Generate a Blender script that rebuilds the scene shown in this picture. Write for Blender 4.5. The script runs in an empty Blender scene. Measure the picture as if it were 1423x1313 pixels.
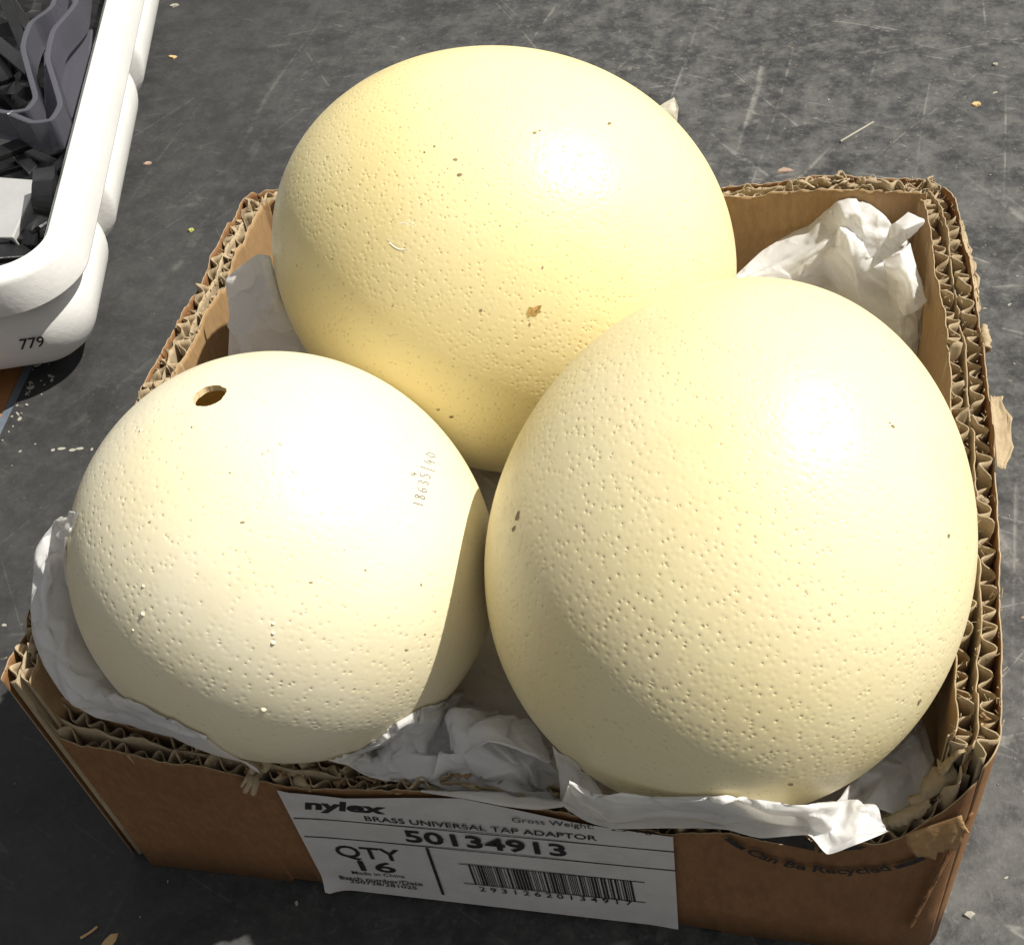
import bpy, bmesh, math, random
import numpy as np
from mathutils import Vector, Matrix, noise, geometry

random.seed(7)
rng = np.random.default_rng(7)
scene = bpy.context.scene
col = scene.collection

# ------------------------------------------------------------------ camera
CAM = np.array([0.08725824, -0.31481603, 0.44240345])
ROT = np.array([[0.9782043740, -0.0484445817, 0.2019141530],
                [0.1699429049, 0.7455288666, -0.6444424863],
                [-0.1193130829, 0.6647103366, 0.7375124112]])
FPX = 1782.877
cam_data = bpy.data.cameras.new('camera')
cam_data.sensor_fit = 'HORIZONTAL'
cam_data.sensor_width = 36.0
cam_data.lens = FPX / 1423.0 * 36.0
cam_data.clip_start = 0.01
cam_data.clip_end = 100.0
cam = bpy.data.objects.new('camera', cam_data)
cam.matrix_world = Matrix([list(ROT[i]) + [CAM[i]] for i in range(3)] + [[0, 0, 0, 1]])
col.objects.link(cam)
scene.camera = cam

# ------------------------------------------------------------------ light
SUN_EL, SUN_AZ = 54.5, 70.5          # azimuth clockwise from +Y
world = bpy.data.worlds.new('World')
scene.world = world
world.use_nodes = True
wn = world.node_tree
wn.nodes.clear()
sky = wn.nodes.new('ShaderNodeTexSky')
sky.sky_type = 'NISHITA'
sky.sun_disc = False
sky.sun_elevation = math.radians(SUN_EL)
sky.sun_rotation = math.radians(SUN_AZ)
sky.dust_density = 1.2
sky.air_density = 1.0
hs = wn.nodes.new('ShaderNodeHueSaturation')
hs.inputs['Saturation'].default_value = 0.05
bgn = wn.nodes.new('ShaderNodeBackground')
bgn.inputs['Strength'].default_value = 0.068
wo = wn.nodes.new('ShaderNodeOutputWorld')
wn.links.new(sky.outputs[0], hs.inputs['Color'])
wn.links.new(hs.outputs[0], bgn.inputs['Color'])
wn.links.new(bgn.outputs[0], wo.inputs['Surface'])

sun_data = bpy.data.lights.new('sun', 'SUN')
sun_data.energy = 5.0
sun_data.angle = math.radians(0.6)
sun_data.color = (1.0, 0.955, 0.87)
sun = bpy.data.objects.new('sun', sun_data)
_e, _a = math.radians(SUN_EL), math.radians(SUN_AZ)
SUNDIR = Vector((math.cos(_e) * math.sin(_a), math.cos(_e) * math.cos(_a), math.sin(_e)))
sun.rotation_euler = SUNDIR.to_track_quat('Z', 'Y').to_euler()
sun.location = SUNDIR * 2
col.objects.link(sun)

scene.view_settings.view_transform = 'Standard'
scene.view_settings.look = 'None'
scene.view_settings.gamma = 1.0
scene.view_settings.use_curve_mapping = False
scene.view_settings.exposure = 0.36
scene.render.engine = 'CYCLES'
scene.cycles.max_bounces = 5
scene.cycles.diffuse_bounces = 3
scene.cycles.transmission_bounces = 3
scene.cycles.transparent_max_bounces = 6

# ------------------------------------------------------------------ measuring helpers
def ray(u, v):
    return ROT @ np.array([(u - 711.5) / FPX, -(v - 656.5) / FPX, -1.0])
def at_z(u, v, z):
    d = ray(u, v); return CAM + d * ((z - CAM[2]) / d[2])
def at_y(u, v, y):
    d = ray(u, v); return CAM + d * ((y - CAM[1]) / d[1])
def at_x(u, v, x):
    d = ray(u, v); return CAM + d * ((x - CAM[0]) / d[0])

Z0 = -0.007                      # table top
HX, HY = 0.150, 0.1323           # carton half width / half depth

# ------------------------------------------------------------------ object helpers
def mesh_obj(name, verts, faces, mat=None, parent=None, smooth=True):
    me = bpy.data.meshes.new(name)
    me.from_pydata([tuple(map(float, v)) for v in verts], [], [tuple(map(int, f)) for f in faces])
    me.update()
    if smooth:
        me.polygons.foreach_set('use_smooth', [True] * len(me.polygons))
    o = bpy.data.objects.new(name, me)
    col.objects.link(o)
    if mat: me.materials.append(mat)
    if parent:
        o.parent = parent
        o.matrix_parent_inverse = Matrix.Translation(-Vector(parent.location))
    return o
def thing(name, label, cat, loc=(0, 0, 0), group=None):
    o = bpy.data.objects.new(name, None)
    o.empty_display_size = 0.02
    o.location = Vector([float(c) for c in loc])
    col.objects.link(o)
    tag(o, label, cat, group)
    return o
def tag(o, label, cat, group=None):
    o['label'] = label; o['category'] = cat
    if group: o['group'] = group
    return o
def grid_faces(n, m, off=0, wrap=False):
    f = []
    for i in range(n - 1):
        for j in range(m if wrap else m - 1):
            j2 = (j + 1) % m
            f.append((off + i * m + j, off + (i + 1) * m + j, off + (i + 1) * m + j2, off + i * m + j2))
    return f
def solidify(o, t, offset=0.0):
    md = o.modifiers.new('thickness', 'SOLIDIFY'); md.thickness = t * 0.8; md.offset = offset
    return o
def bevel(o, w, seg=2):
    md = o.modifiers.new('bevel', 'BEVEL'); md.width = w; md.segments = seg; md.limit_method = 'ANGLE'
    return o

class MB:
    def __init__(s): s.v = []; s.f = []
    def add(s, v, f):
        o = len(s.v); s.v += [tuple(map(float, p)) for p in v]; s.f += [tuple(i + o for i in q) for q in f]
    def tube(s, pts, r, n=6):
        pts = [Vector([float(c) for c in p]) for p in pts]
        vs = []
        for i, p in enumerate(pts):
            t = (pts[min(i + 1, len(pts) - 1)] - pts[max(i - 1, 0)])
            if t.length < 1e-9: t = Vector((0, 0, 1))
            t.normalize()
            a = t.orthogonal().normalized(); b = t.cross(a)
            rr = r[i] if isinstance(r, (list, tuple)) else r
            for k in range(n):
                an = 2 * math.pi * k / n
                vs.append(p + a * math.cos(an) * rr + b * math.sin(an) * rr)
        f = grid_faces(len(pts), n, 0, True)
        f += [tuple(range(n))[::-1], tuple((len(pts) - 1) * n + k for k in range(n))]
        s.add(vs, f)
    def box(s, c, ax, half):
        c = np.array(c, float); vs = []
        for i in (-1, 1):
            for j in (-1, 1):
                for k in (-1, 1):
                    vs.append(c + ax[0] * i * half[0] + ax[1] * j * half[1] + ax[2] * k * half[2])
        s.add(vs, [(0, 1, 3, 2), (4, 6, 7, 5), (0, 4, 5, 1), (2, 3, 7, 6), (0, 2, 6, 4), (1, 5, 7, 3)])
    def build(s, name, mat, parent=None, smooth=False):
        return mesh_obj(name, s.v, s.f, mat, parent, smooth)

def vnoise(x, seed=0.0):                      # smooth 1-D noise, array in, -1..1
    x = np.asarray(x, float)
    return np.array([noise.noise(Vector((float(t), seed * 7.31, seed * 1.7))) for t in x.ravel()]).reshape(x.shape)
def step_noise(n, lo, hi, amp, seed):         # torn edge: short runs at uneven heights
    r = np.random.default_rng(seed); out = np.zeros(n); i = 0; cur = 0.0
    while i < n:
        L = r.integers(lo, hi); nxt = r.normal(0, amp)
        L = min(L, n - i)
        out[i:i + L] = cur + (nxt - cur) * np.linspace(0, 1, L) ** 2
        cur = nxt; i += L
    return out

# ------------------------------------------------------------------ materials
class NT:
    def __init__(s, name):
        s.m = bpy.data.materials.new(name); s.m.use_nodes = True
        s.t = s.m.node_tree; s.t.nodes.clear()
        s.out = s.n('ShaderNodeOutputMaterial')
    def n(s, ty, **kw):
        nd = s.t.nodes.new(ty)
        for k, v in kw.items(): setattr(nd, k, v)
        return nd
    def link(s, a, b): s.t.links.new(a, b)
    def put(s, sock, val):
        if isinstance(val, bpy.types.NodeSocket): s.link(val, sock)
        elif isinstance(val, (tuple, list)) and len(val) == 3 and sock.type == 'RGBA': sock.default_value = (*val, 1)
        else: sock.default_value = val
    def math(s, op, a, b=None, c=None, clamp=False):
        nd = s.n('ShaderNodeMath', operation=op, use_clamp=clamp)
        s.put(nd.inputs[0], a)
        if b is not None: s.put(nd.inputs[1], b)
        if c is not None: s.put(nd.inputs[2], c)
        return nd.outputs[0]
    def rng(s, v, a, b, c=0.0, d=1.0, smooth=True):
        nd = s.n('ShaderNodeMapRange', interpolation_type='SMOOTHSTEP' if smooth else 'LINEAR')
        s.put(nd.inputs[0], v)
        for i, x in enumerate((a, b, c, d)): nd.inputs[i + 1].default_value = x
        return nd.outputs[0]
    def mix(s, f, a, b, bt='MIX'):
        nd = s.n('ShaderNodeMix', data_type='RGBA', blend_type=bt)
        s.put(nd.inputs[0], f); s.put(nd.inputs[6], a); s.put(nd.inputs[7], b)
        return nd.outputs[2]
    def coord(s, kind='Object', scale=(1, 1, 1), rot=(0, 0, 0)):
        tc = s.n('ShaderNodeTexCoord'); mp = s.n('ShaderNodeMapping')
        mp.inputs['Scale'].default_value = scale; mp.inputs['Rotation'].default_value = rot
        s.link(tc.outputs[kind], mp.inputs[0]); return mp.outputs[0]
    def noise(s, co, scale, detail=4, rough=0.55, dist=0.0):
        nd = s.n('ShaderNodeTexNoise')
        s.link(co, nd.inputs['Vector'])
        nd.inputs['Scale'].default_value = scale; nd.inputs['Detail'].default_value = detail
        nd.inputs['Roughness'].default_value = rough; nd.inputs['Distortion'].default_value = dist
        return nd.outputs[0]
    def voro(s, co, scale, feature='F1', rand=1.0):
        nd = s.n('ShaderNodeTexVoronoi', feature=feature)
        s.link(co, nd.inputs['Vector']); nd.inputs['Scale'].default_value = scale
        nd.inputs['Randomness'].default_value = rand
        return nd
    def bump(s, h, dist, strength=1.0, normal=None):
        nd = s.n('ShaderNodeBump'); nd.inputs['Distance'].default_value = dist
        nd.inputs['Strength'].default_value = strength; s.put(nd.inputs['Height'], h)
        if normal is not None: s.link(normal, nd.inputs['Normal'])
        return nd.outputs[0]
    def principled(s, color, rough=0.5, normal=None, **kw):
        nd = s.n('ShaderNodeBsdfPrincipled')
        s.put(nd.inputs['Base Color'], color); s.put(nd.inputs['Roughness'], rough)
        if normal is not None: s.link(normal, nd.inputs['Normal'])
        for k, v in kw.items(): s.put(nd.inputs[k.replace('_', ' ')], v)
        return nd.outputs[0]
    def finish(s, sh):
        s.link(sh, s.out.inputs['Surface']); return s.m

def mat_egg(name, base, pit_col, cell, pit_dark, depth, seed, patch, thin=0.0):
    t = NT(name)
    co = t.coord('Object', rot=(seed, seed * 2, seed * 3))
    wob = t.noise(co, 14, 2, 0.5)
    dens = t.noise(co, 30, 3, 0.65)
    mid = t.noise(co, 130, 3, 0.6)
    # pores: a cell's centre has to lie near the shell to leave a pit
    v = t.voro(co, 1.0 / cell)
    dist = v.outputs['Distance']
    sep = t.n('ShaderNodeSeparateColor'); t.link(v.outputs['Color'], sep.inputs[0])
    size = t.math('MULTIPLY_ADD', sep.outputs[0], 0.14, 0.16)
    keep = t.rng(t.math('ADD', t.math('MULTIPLY', sep.outputs[1], 0.7), dens), patch, patch + 0.15)
    pit = t.math('MULTIPLY', t.math('SUBTRACT', 1.0, t.math('DIVIDE', dist, size), clamp=True), keep)
    soft = t.math('MULTIPLY', t.rng(dist, 0.0, 0.62, 1, 0), keep)
    h = t.math('ADD', t.math('MULTIPLY', pit, -0.75), t.math('MULTIPLY', soft, -0.35))
    h = t.math('ADD', h, t.math('MULTIPLY', mid, 0.55))
    nrm = t.bump(h, depth, 1.0)
    c = t.mix(t.rng(wob, 0.35, 0.7), base, tuple(b * k for b, k in zip(base, (0.985, 0.955, 0.86))))
    blot = t.rng(t.noise(co, 38, 4, 0.7), 0.52, 0.74)
    c = t.mix(t.math('MULTIPLY', blot, 0.16), c, tuple(b * k for b, k in zip(base, (0.86, 0.78, 0.58))))
    c = t.mix(t.math('MULTIPLY', t.rng(mid, 0.45, 0.75), 0.14), c, tuple(b * k for b, k in zip(base, (0.9, 0.86, 0.75))))
    c = t.mix(t.math('MULTIPLY', t.math('MULTIPLY', t.rng(pit, 0.15, 0.6), t.rng(sep.outputs[2], 0.2, 0.9)), pit_dark), c, pit_col)
    v3 = t.voro(co, 110)
    s3 = t.n('ShaderNodeSeparateColor'); t.link(v3.outputs['Color'], s3.inputs[0])
    speck = t.math('MULTIPLY', t.rng(v3.outputs['Distance'], 0.03, 0.07, 1, 0), t.rng(s3.outputs[0], 0.90, 0.92))
    c = t.mix(t.math('MULTIPLY', speck, 0.5), c, (0.16, 0.11, 0.045))
    ro = t.rng(mid, 0.3, 0.7, 0.32, 0.46)
    sh = t.principled(c, ro, nrm, Specular_IOR_Level=0.38)
    if thin:
        tr = t.n('ShaderNodeBsdfTranslucent'); tr.inputs[0].default_value = (0.95, 0.50, 0.12, 1)
        mx = t.n('ShaderNodeMixShader'); mx.inputs[0].default_value = thin
        t.link(sh, mx.inputs[1]); t.link(tr.outputs[0], mx.inputs[2]); sh = mx.outputs[0]
    return t.finish(sh)

def mat_plain(name, color, rough=0.5, spec=0.4, nscale=60, var=0.12, bumpd=0.0002, **kw):
    t = NT(name); co = t.coord('Object')
    n = t.noise(co, nscale, 5, 0.6)
    c = t.mix(t.rng(n, 0.3, 0.7), tuple(x * (1 - var) for x in color), tuple(min(1, x * (1 + var)) for x in color))
    nr = t.bump(t.noise(co, nscale * 8, 3), bumpd, 0.6)
    return t.finish(t.principled(c, rough, nr, Specular_IOR_Level=spec, **kw))

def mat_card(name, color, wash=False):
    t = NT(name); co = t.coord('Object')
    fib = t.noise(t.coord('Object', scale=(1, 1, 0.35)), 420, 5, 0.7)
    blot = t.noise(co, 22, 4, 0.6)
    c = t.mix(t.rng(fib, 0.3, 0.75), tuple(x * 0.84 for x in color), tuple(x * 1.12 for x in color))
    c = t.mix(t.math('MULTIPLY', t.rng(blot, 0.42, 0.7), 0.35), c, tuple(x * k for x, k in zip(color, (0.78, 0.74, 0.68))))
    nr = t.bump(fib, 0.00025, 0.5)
    if wash:
        w = t.n('ShaderNodeTexWave', wave_type='BANDS', bands_direction='X')
        t.link(t.coord('Object'), w.inputs[0]); w.inputs['Scale'].default_value = 18.5
        w.inputs['Distortion'].default_value = 1.2; w.inputs['Detail'].default_value = 1
        nr = t.bump(w.outputs[1], 0.0008, 0.6, nr)
        nr = t.bump(t.noise(co, 30, 3), 0.002, 0.5, nr)
    if wash:
        st = t.rng(t.noise(co, 9, 5, 0.7), 0.50, 0.72)
        c = t.mix(t.math('MULTIPLY', st, 0.35), c, tuple(x * k for x, k in zip(color, (0.62, 0.55, 0.5))))
    return t.finish(t.principled(c, 0.75, nr, Specular_IOR_Level=0.22))

def mat_tissue():
    t = NT('tissue_paper_white'); co = t.coord('Object')
    fib = t.noise(co, 700, 4, 0.7); big = t.noise(co, 60, 4, 0.6)
    c = t.mix(t.rng(fib, 0.35, 0.7), (0.85, 0.845, 0.835), (0.91, 0.905, 0.895))
    # a net of fine folds
    v = t.voro(co, 70, 'DISTANCE_TO_EDGE')
    cr = t.rng(v.outputs['Distance'], 0.0, 0.12, 1, 0)
    nr = t.bump(t.math('MULTIPLY', cr, t.rng(big, 0.4, 0.65)), 0.0009, 0.6)
    nr = t.bump(fib, 0.00015, 0.5, nr)
    p = t.principled(c, 0.5, nr, Specular_IOR_Level=0.3)
    tr = t.n('ShaderNodeBsdfTranslucent'); tr.inputs[0].default_value = (0.90, 0.885, 0.85, 1); t.link(nr, tr.inputs['Normal'])
    mx = t.n('ShaderNodeMixShader'); mx.inputs[0].default_value = 0.45
    t.link(p, mx.inputs[1]); t.link(tr.outputs[0], mx.inputs[2])
    return t.finish(mx.outputs[0])

def mat_table():
    t = NT('scuffed_black_table'); co = t.coord('Object')
    a = t.noise(co, 8, 3, 0.6); b = t.noise(co, 70, 4, 0.7); d = t.noise(co, 300, 3, 0.7)
    side = t.n('ShaderNodeSeparateXYZ'); t.link(co, side.inputs[0])
    # scuffs grow to the right and far side, also painting the sunlit half brighter
    wear_lit = t.rng(t.math('ADD', t.math('ADD', side.outputs[0], t.math('MULTIPLY', side.outputs[1], 0.25)), t.math('MULTIPLY', a, 0.3)), -0.08, 0.32, 0.22, 1.0)
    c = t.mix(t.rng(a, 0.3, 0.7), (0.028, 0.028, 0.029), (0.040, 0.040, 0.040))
    c = t.mix(t.math('MULTIPLY', t.math('MULTIPLY', t.rng(b, 0.30, 0.75), wear_lit), 0.75), c, (0.135, 0.133, 0.126))
    c = t.mix(t.math('MULTIPLY', t.math('MULTIPLY', t.rng(d, 0.50, 0.78), wear_lit), 0.42), c, (0.17, 0.166, 0.155))
    tot = None
    for i, (ang, st, sc, th, lo) in enumerate(((0.55, 16, 60, 0.020, 0.56), (-0.6, 18, 55, 0.020, 0.57), (1.25, 14, 75, 0.022, 0.57), (0.1, 22, 45, 0.018, 0.57), (-1.2, 9, 110, 0.03, 0.57))):
        m1 = t.coord('Object', rot=(0, 0, ang))
        m2 = t.n('ShaderNodeMapping'); t.link(m1, m2.inputs[0]); m2.inputs['Scale'].default_value = (1, 1.0 / st, 1); m2.inputs['Location'].default_value = (i * 3.7, i * 1.9, 0)
        n = t.noise(m2.outputs[0], sc, 1.0, 0.4)
        line = t.rng(t.math('ABSOLUTE', t.math('SUBTRACT', n, 0.5)), 0.0, th, 1, 0)
        gate = t.rng(t.noise(m2.outputs[0], sc * 1.7 + i, 1.0, 0.5), lo, lo + 0.12)
        ln = t.math('MULTIPLY', line, gate)
        tot = ln if tot is None else t.math('MAXIMUM', tot, ln)
    tot = t.math('MULTIPLY', tot, t.rng(b, 0.38, 0.6))
    c = t.mix(t.math('MULTIPLY', t.math('MULTIPLY', tot, 0.40), wear_lit), c, (0.33, 0.32, 0.29))
    v = t.voro(co, 170); s3 = t.n('ShaderNodeSeparateColor'); t.link(v.outputs['Color'], s3.inputs[0])
    sp = t.math('MULTIPLY', t.rng(t.math('ADD', v.outputs['Distance'], t.math('MULTIPLY', d, 0.3)), 0.18, 0.36, 1, 0), t.rng(s3.outputs[0], 0.66, 0.72))
    c = t.mix(t.math('MULTIPLY', t.math('MULTIPLY', sp, 0.35), wear_lit), c, t.mix(s3.outputs[1], (0.30, 0.29, 0.26), (0.34, 0.25, 0.19)))
    ro = t.rng(b, 0.3, 0.7, 0.45, 0.68)
    nr = t.bump(t.math('ADD', d, t.math('MULTIPLY', b, 1.5)), 0.0004, 0.5)
    return t.finish(t.principled(c, ro, nr, Specular_IOR_Level=0.24))

M = {}
M['egg_back'] = mat_egg('yellow_pitted_shell', (0.80, 0.69, 0.375), (0.42, 0.29, 0.11), 0.0018, 0.66, 0.00019, 0.3, 0.30)
M['egg_right'] = mat_egg('cream_dimpled_shell', (0.785, 0.695, 0.435), (0.50, 0.38, 0.20), 0.0020, 0.40, 0.00019, 1.1, 0.24)
M['egg_left'] = mat_egg('ivory_shell', (0.82, 0.76, 0.56), (0.52, 0.42, 0.24), 0.0022, 0.40, 0.00017, 2.2, 0.46, 0.05)
M['egg_inside'] = mat_plain('amber_inner_shell', (0.74, 0.58, 0.34), 0.6)
M['card_out'] = mat_card('kraft_liner', (0.225, 0.115, 0.050), True)  # kraft kept darker than real, shade of the carton front put into the colour
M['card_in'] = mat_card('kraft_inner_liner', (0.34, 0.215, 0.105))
M['flute'] = mat_card('grey_kraft_flute', (0.40, 0.315, 0.20))
M['tissue'] = mat_tissue()
M['table'] = mat_table()
M['label'] = mat_plain('label_paper', (0.54, 0.52, 0.495), 0.55, 0.3, 70, 0.07, 0.0004)  # white paper toned down, front shade painted into its colour
M['ink'] = mat_plain('black_print', (0.022, 0.02, 0.02), 0.6, 0.25, 300, 0.2, 0.00005)
M['ink_brown'] = mat_plain('dark_print_on_card', (0.028, 0.024, 0.022), 0.7, 0.2, 500, 0.4, 0.00005)
M['pencil'] = mat_plain('pencil_grey', (0.22, 0.215, 0.245), 0.6, 0.3, 800, 0.3, 0.00005)
M['tub'] = mat_plain('white_tub_plastic', (0.74, 0.735, 0.705), 0.36, 0.42, 45, 0.035, 0.0002)
M['black'] = mat_plain('black_plastic', (0.011, 0.011, 0.012), 0.28, 0.5, 80, 0.3, 0.0002)
M['stain'] = mat_plain('brown_stain', (0.44, 0.28, 0.09), 0.6, 0.3, 900, 0.4, 0.0001)
M['dirt'] = mat_plain('dark_chip', (0.27, 0.21, 0.12), 0.7, 0.2, 900, 0.4, 0.0001)
M['scuff'] = mat_plain('pale_scuff', (0.86, 0.80, 0.62), 0.3, 0.5, 900, 0.1, 0.0001)
M['wood'] = mat_plain('varnished_wood_edge', (0.26, 0.115, 0.04), 0.45, 0.4, 30, 0.3, 0.0003)
M['steel'] = mat_plain('blue_grey_edging', (0.12, 0.14, 0.17), 0.4, 0.5, 60, 0.2, 0.0002)
M['chip_tan'] = mat_plain('dry_tan_bit', (0.52, 0.36, 0.17), 0.7, 0.2)
M['chip_pale'] = mat_plain('pale_bit', (0.33, 0.31, 0.26), 0.7, 0.2)
M['chip_green'] = mat_plain('green_bit', (0.40, 0.42, 0.12), 0.7, 0.2)
M['chip_pink'] = mat_plain('pinkish_bit', (0.36, 0.25, 0.19), 0.7, 0.2)
M['silver'] = mat_plain('satin_silver', (0.72, 0.72, 0.71), 0.3, 0.6, 50, 0.05, 0.0002, Metallic=0.5)
def mat_clear():
    t = NT('smoky_clear_plastic'); co = t.coord('Object')
    p = t.principled((0.16, 0.16, 0.19), 0.15, t.bump(t.noise(co, 120, 4), 0.0004, 0.5), Specular_IOR_Level=0.6)
    tr = t.n('ShaderNodeBsdfTransparent'); tr.inputs[0].default_value = (0.5, 0.5, 0.54, 1)
    mx = t.n('ShaderNodeMixShader'); mx.inputs[0].default_value = 0.5
    t.link(p, mx.inputs[1]); t.link(tr.outputs[0], mx.inputs[2]); return t.finish(mx.outputs[0])
M['clear'] = mat_clear()

# ------------------------------------------------------------------ table and what lies beside it
def slab(name, poly, ztop, zbot, mat, parent=None, bev=0.0):
    n = len(poly)
    v = [(x, y, ztop) for x, y in poly] + [(x, y, zbot) for x, y in poly]
    f = [tuple(range(n)), tuple(range(2 * n - 1, n - 1, -1))] + [(i, n + i, n + (i + 1) % n, (i + 1) % n) for i in range(n)]
    o = mesh_obj(name, v, f, mat, parent, False)
    if bev: bevel(o, bev)
    return o
ea, eb = at_z(44, 512, Z0), at_z(2, 600, Z0)
ed = (ea - eb) / np.linalg.norm(ea - eb)
def edge(y, off):            # the table's left edge line, moved left by off
    s = (y - eb[1]) / ed[1]; return (eb[0] + ed[0] * s - off, y)
Y_A, Y_B = -1.2, 2.2
YN = 0.215                   # the open edge ends under the tub
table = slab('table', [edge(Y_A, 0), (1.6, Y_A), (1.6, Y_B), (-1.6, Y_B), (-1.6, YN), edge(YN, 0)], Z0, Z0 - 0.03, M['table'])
table['kind'] = 'structure'
es = slab('edge_strip', [edge(Y_A, 0.0055), edge(Y_A, 0.0005), edge(YN - .001, 0.0005), edge(YN - .001, 0.0055)], Z0 - 0.001, Z0 - 0.03, M['steel'], table)
wb = slab('wooden_edge_board', [edge(Y_A, 0.022), edge(Y_A, 0.006), edge(YN - .001, 0.006), edge(YN - .001, 0.022)], Z0 - 0.0015, Z0 - 0.03, M['wood'], table, 0.002)
bench = slab('neighbouring_bench', [edge(Y_A, 1.2), edge(Y_A, 0.025), edge(YN - .001, 0.025), edge(YN - .001, 1.2)], Z0 - 0.0005, Z0 - 0.03, M['black'])
bench['kind'] = 'structure'

# ------------------------------------------------------------------ eggs
class Egg:
    def __init__(s, u, v, a, e, k, th, ph, t):
        s.c = CAM + ray(u, v) * t; s.a = a; s.e = e; s.k = k
        s.ax = np.array([math.cos(th) * math.cos(ph), math.cos(th) * math.sin(ph), math.sin(th)])
    def inside(s, q):            # q relative to the centre; <1 inside
        tt = (q @ s.ax) / (s.a * s.e)
        pr = np.linalg.norm(q - np.outer(q @ s.ax, s.ax), axis=1) / s.a
        w = np.sqrt(np.clip(1 - tt * tt, 0, None)) * (1 - s.k * tt)
        return (np.abs(tt) < 1) & (pr < w)
    def radius(s, d):            # distance to the shell along unit directions
        lo = np.full(len(d), 0.5 * s.a); hi = np.full(len(d), 1.6 * s.a)
        for _ in range(34):
            m = 0.5 * (lo + hi); i = s.inside(d * m[:, None])
            lo = np.where(i, m, lo); hi = np.where(i, hi, m)
        return 0.5 * (lo + hi)
    def surf(s, d, off=0.0):
        d = np.atleast_2d(d); d = d / np.linalg.norm(d, axis=1)[:, None]
        return s.c + d * (s.radius(d) + off)[:, None]
    def hit(s, u, v):            # where the line of sight meets the shell
        d = ray(u, v); d = d / np.linalg.norm(d)
        ts = np.linspace(0.2, 0.7, 3000); P = CAM + ts[:, None] * d - s.c
        i = s.inside(P)
        if not i.any():
            return CAM + d * ts[np.argmin(np.linalg.norm(P, axis=1))]
        return CAM + d * ts[np.argmax(i)]
    def push(s, P, gap=0.0006):  # move points that are inside out to the shell
        q = P - s.c; L = np.linalg.norm(q, axis=1); d = q / L[:, None]
        r = s.radius(d) + gap
        f = np.where(L < r, r, L)
        return s.c + d * f[:, None]
EG = {'left': Egg(402.3311, 775.8298, 0.0648, 1.0601, 0.0387, -0.5901, 6.1739, 0.415),
      'right': Egg(1010.1891, 756.9772, 0.0710, 1.1311, 0.0527, 0.7846, -5.0730, 0.385),
      'back': Egg(701.7452, 365.5385, 0.0773, 1.1272, 0.0395, 0.4661, 3.2196, 0.482)}

def frame(ax):
    ax = ax / np.linalg.norm(ax); h = np.array([0, 0, 1.0]) if abs(ax[2]) < 0.9 else np.array([1.0, 0, 0])
    b = np.cross(ax, h); b /= np.linalg.norm(b); return ax, b, np.cross(ax, b)
def egg_shell(egg, name, mat, parent, pole, th0=0.0, off=0.0, n=150, m=240, wob=0.0):
    ax, b, d = frame(pole)
    th = th0 + (math.pi - th0) * np.linspace(0, 1, n) ** (1.0 if th0 == 0 else 1.25)
    ph = np.linspace(0, 2 * math.pi, m, endpoint=False)
    T, Pp = np.meshgrid(th, ph, indexing='ij')
    if th0:
        w = np.array([noise.noise(Vector((math.cos(p) * 1.7, math.sin(p) * 1.7, 3.3))) + 0.5 * noise.noise(Vector((math.cos(p) * 6, math.sin(p) * 6, 1.3))) for p in ph])
        T = T + wob * w[None, :] * np.clip(1 - (T - th0) / (th0 * 3), 0, 1)
    D = np.cos(T)[..., None] * ax + np.sin(T)[..., None] * (np.cos(Pp)[..., None] * b + np.sin(Pp)[..., None] * d)
    V = egg.surf(D.reshape(-1, 3), off)
    return V, grid_faces(n, m, 0, True), m
def decal(egg, name, u, v, ru, rv, mat, parent, off=0.00012, n=18, ang=0.0):
    P = [egg.hit(u, v)]
    for k in range(n):
        a = 2 * math.pi * k / n; j = 0.7 + 0.6 * random.random()
        x, y = math.cos(a) * ru * j, math.sin(a) * rv * j
        P.append(egg.hit(u + x * math.cos(ang) - y * math.sin(ang), v + x * math.sin(ang) + y * math.cos(ang)))
    P = np.array(P); dd = P - egg.c
    P = egg.surf(dd, off)
    return P, [(0, 1 + k, 1 + (k + 1) % n) for k in range(n)]
def stroke_pts(egg, px, off=0.0001):
    return egg.surf(np.array([egg.hit(u, v) for u, v in px]) - egg.c, off)

# back egg
e = EG['back']
eb_ = thing('ostrich_egg', 'yellowish pitted ostrich egg at the back of the carton with a small brown stain', 'egg',
            (e.c[0], e.c[1], e.c[2] - e.a), 'ostrich eggs nested in the cut-down carton')
V, F, m_ = egg_shell(e, 'shell', M['egg_back'], eb_, e.ax)
mesh_obj('shell', V, F, M['egg_back'], eb_)
P, F = decal(e, 'stain', 741, 433, 12, 7, M['stain'], eb_, ang=-0.4); mesh_obj('brown_stain', P, F, M['stain'], eb_)
mb = MB()
for (u, v, r1, r2) in ((633, 222, 3.5, 2), (639, 243, 4, 2.5), (604, 204, 1.8, 1.4), (743, 185, 3, 1.6), (750, 182, 1.6, 1.2), (847, 172, 2.8, 2), (668, 431, 2.2, 1.7),
                       (736, 451, 1.6, 2.4), (627, 579, 3, 1.5), (754, 372, 1.5, 2.6), (609, 569, 2.5, 1.2), (590, 212, 1.5, 1.3), (546, 425, 1.6, 1.3)):
    P, F = decal(e, 'chip', u, v, r1, r2, None, None, n=9); mb.add(P, F)
mb.build('dark_specks', M['dirt'], eb_)['kind'] = 'stuff'
mb = MB()
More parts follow.
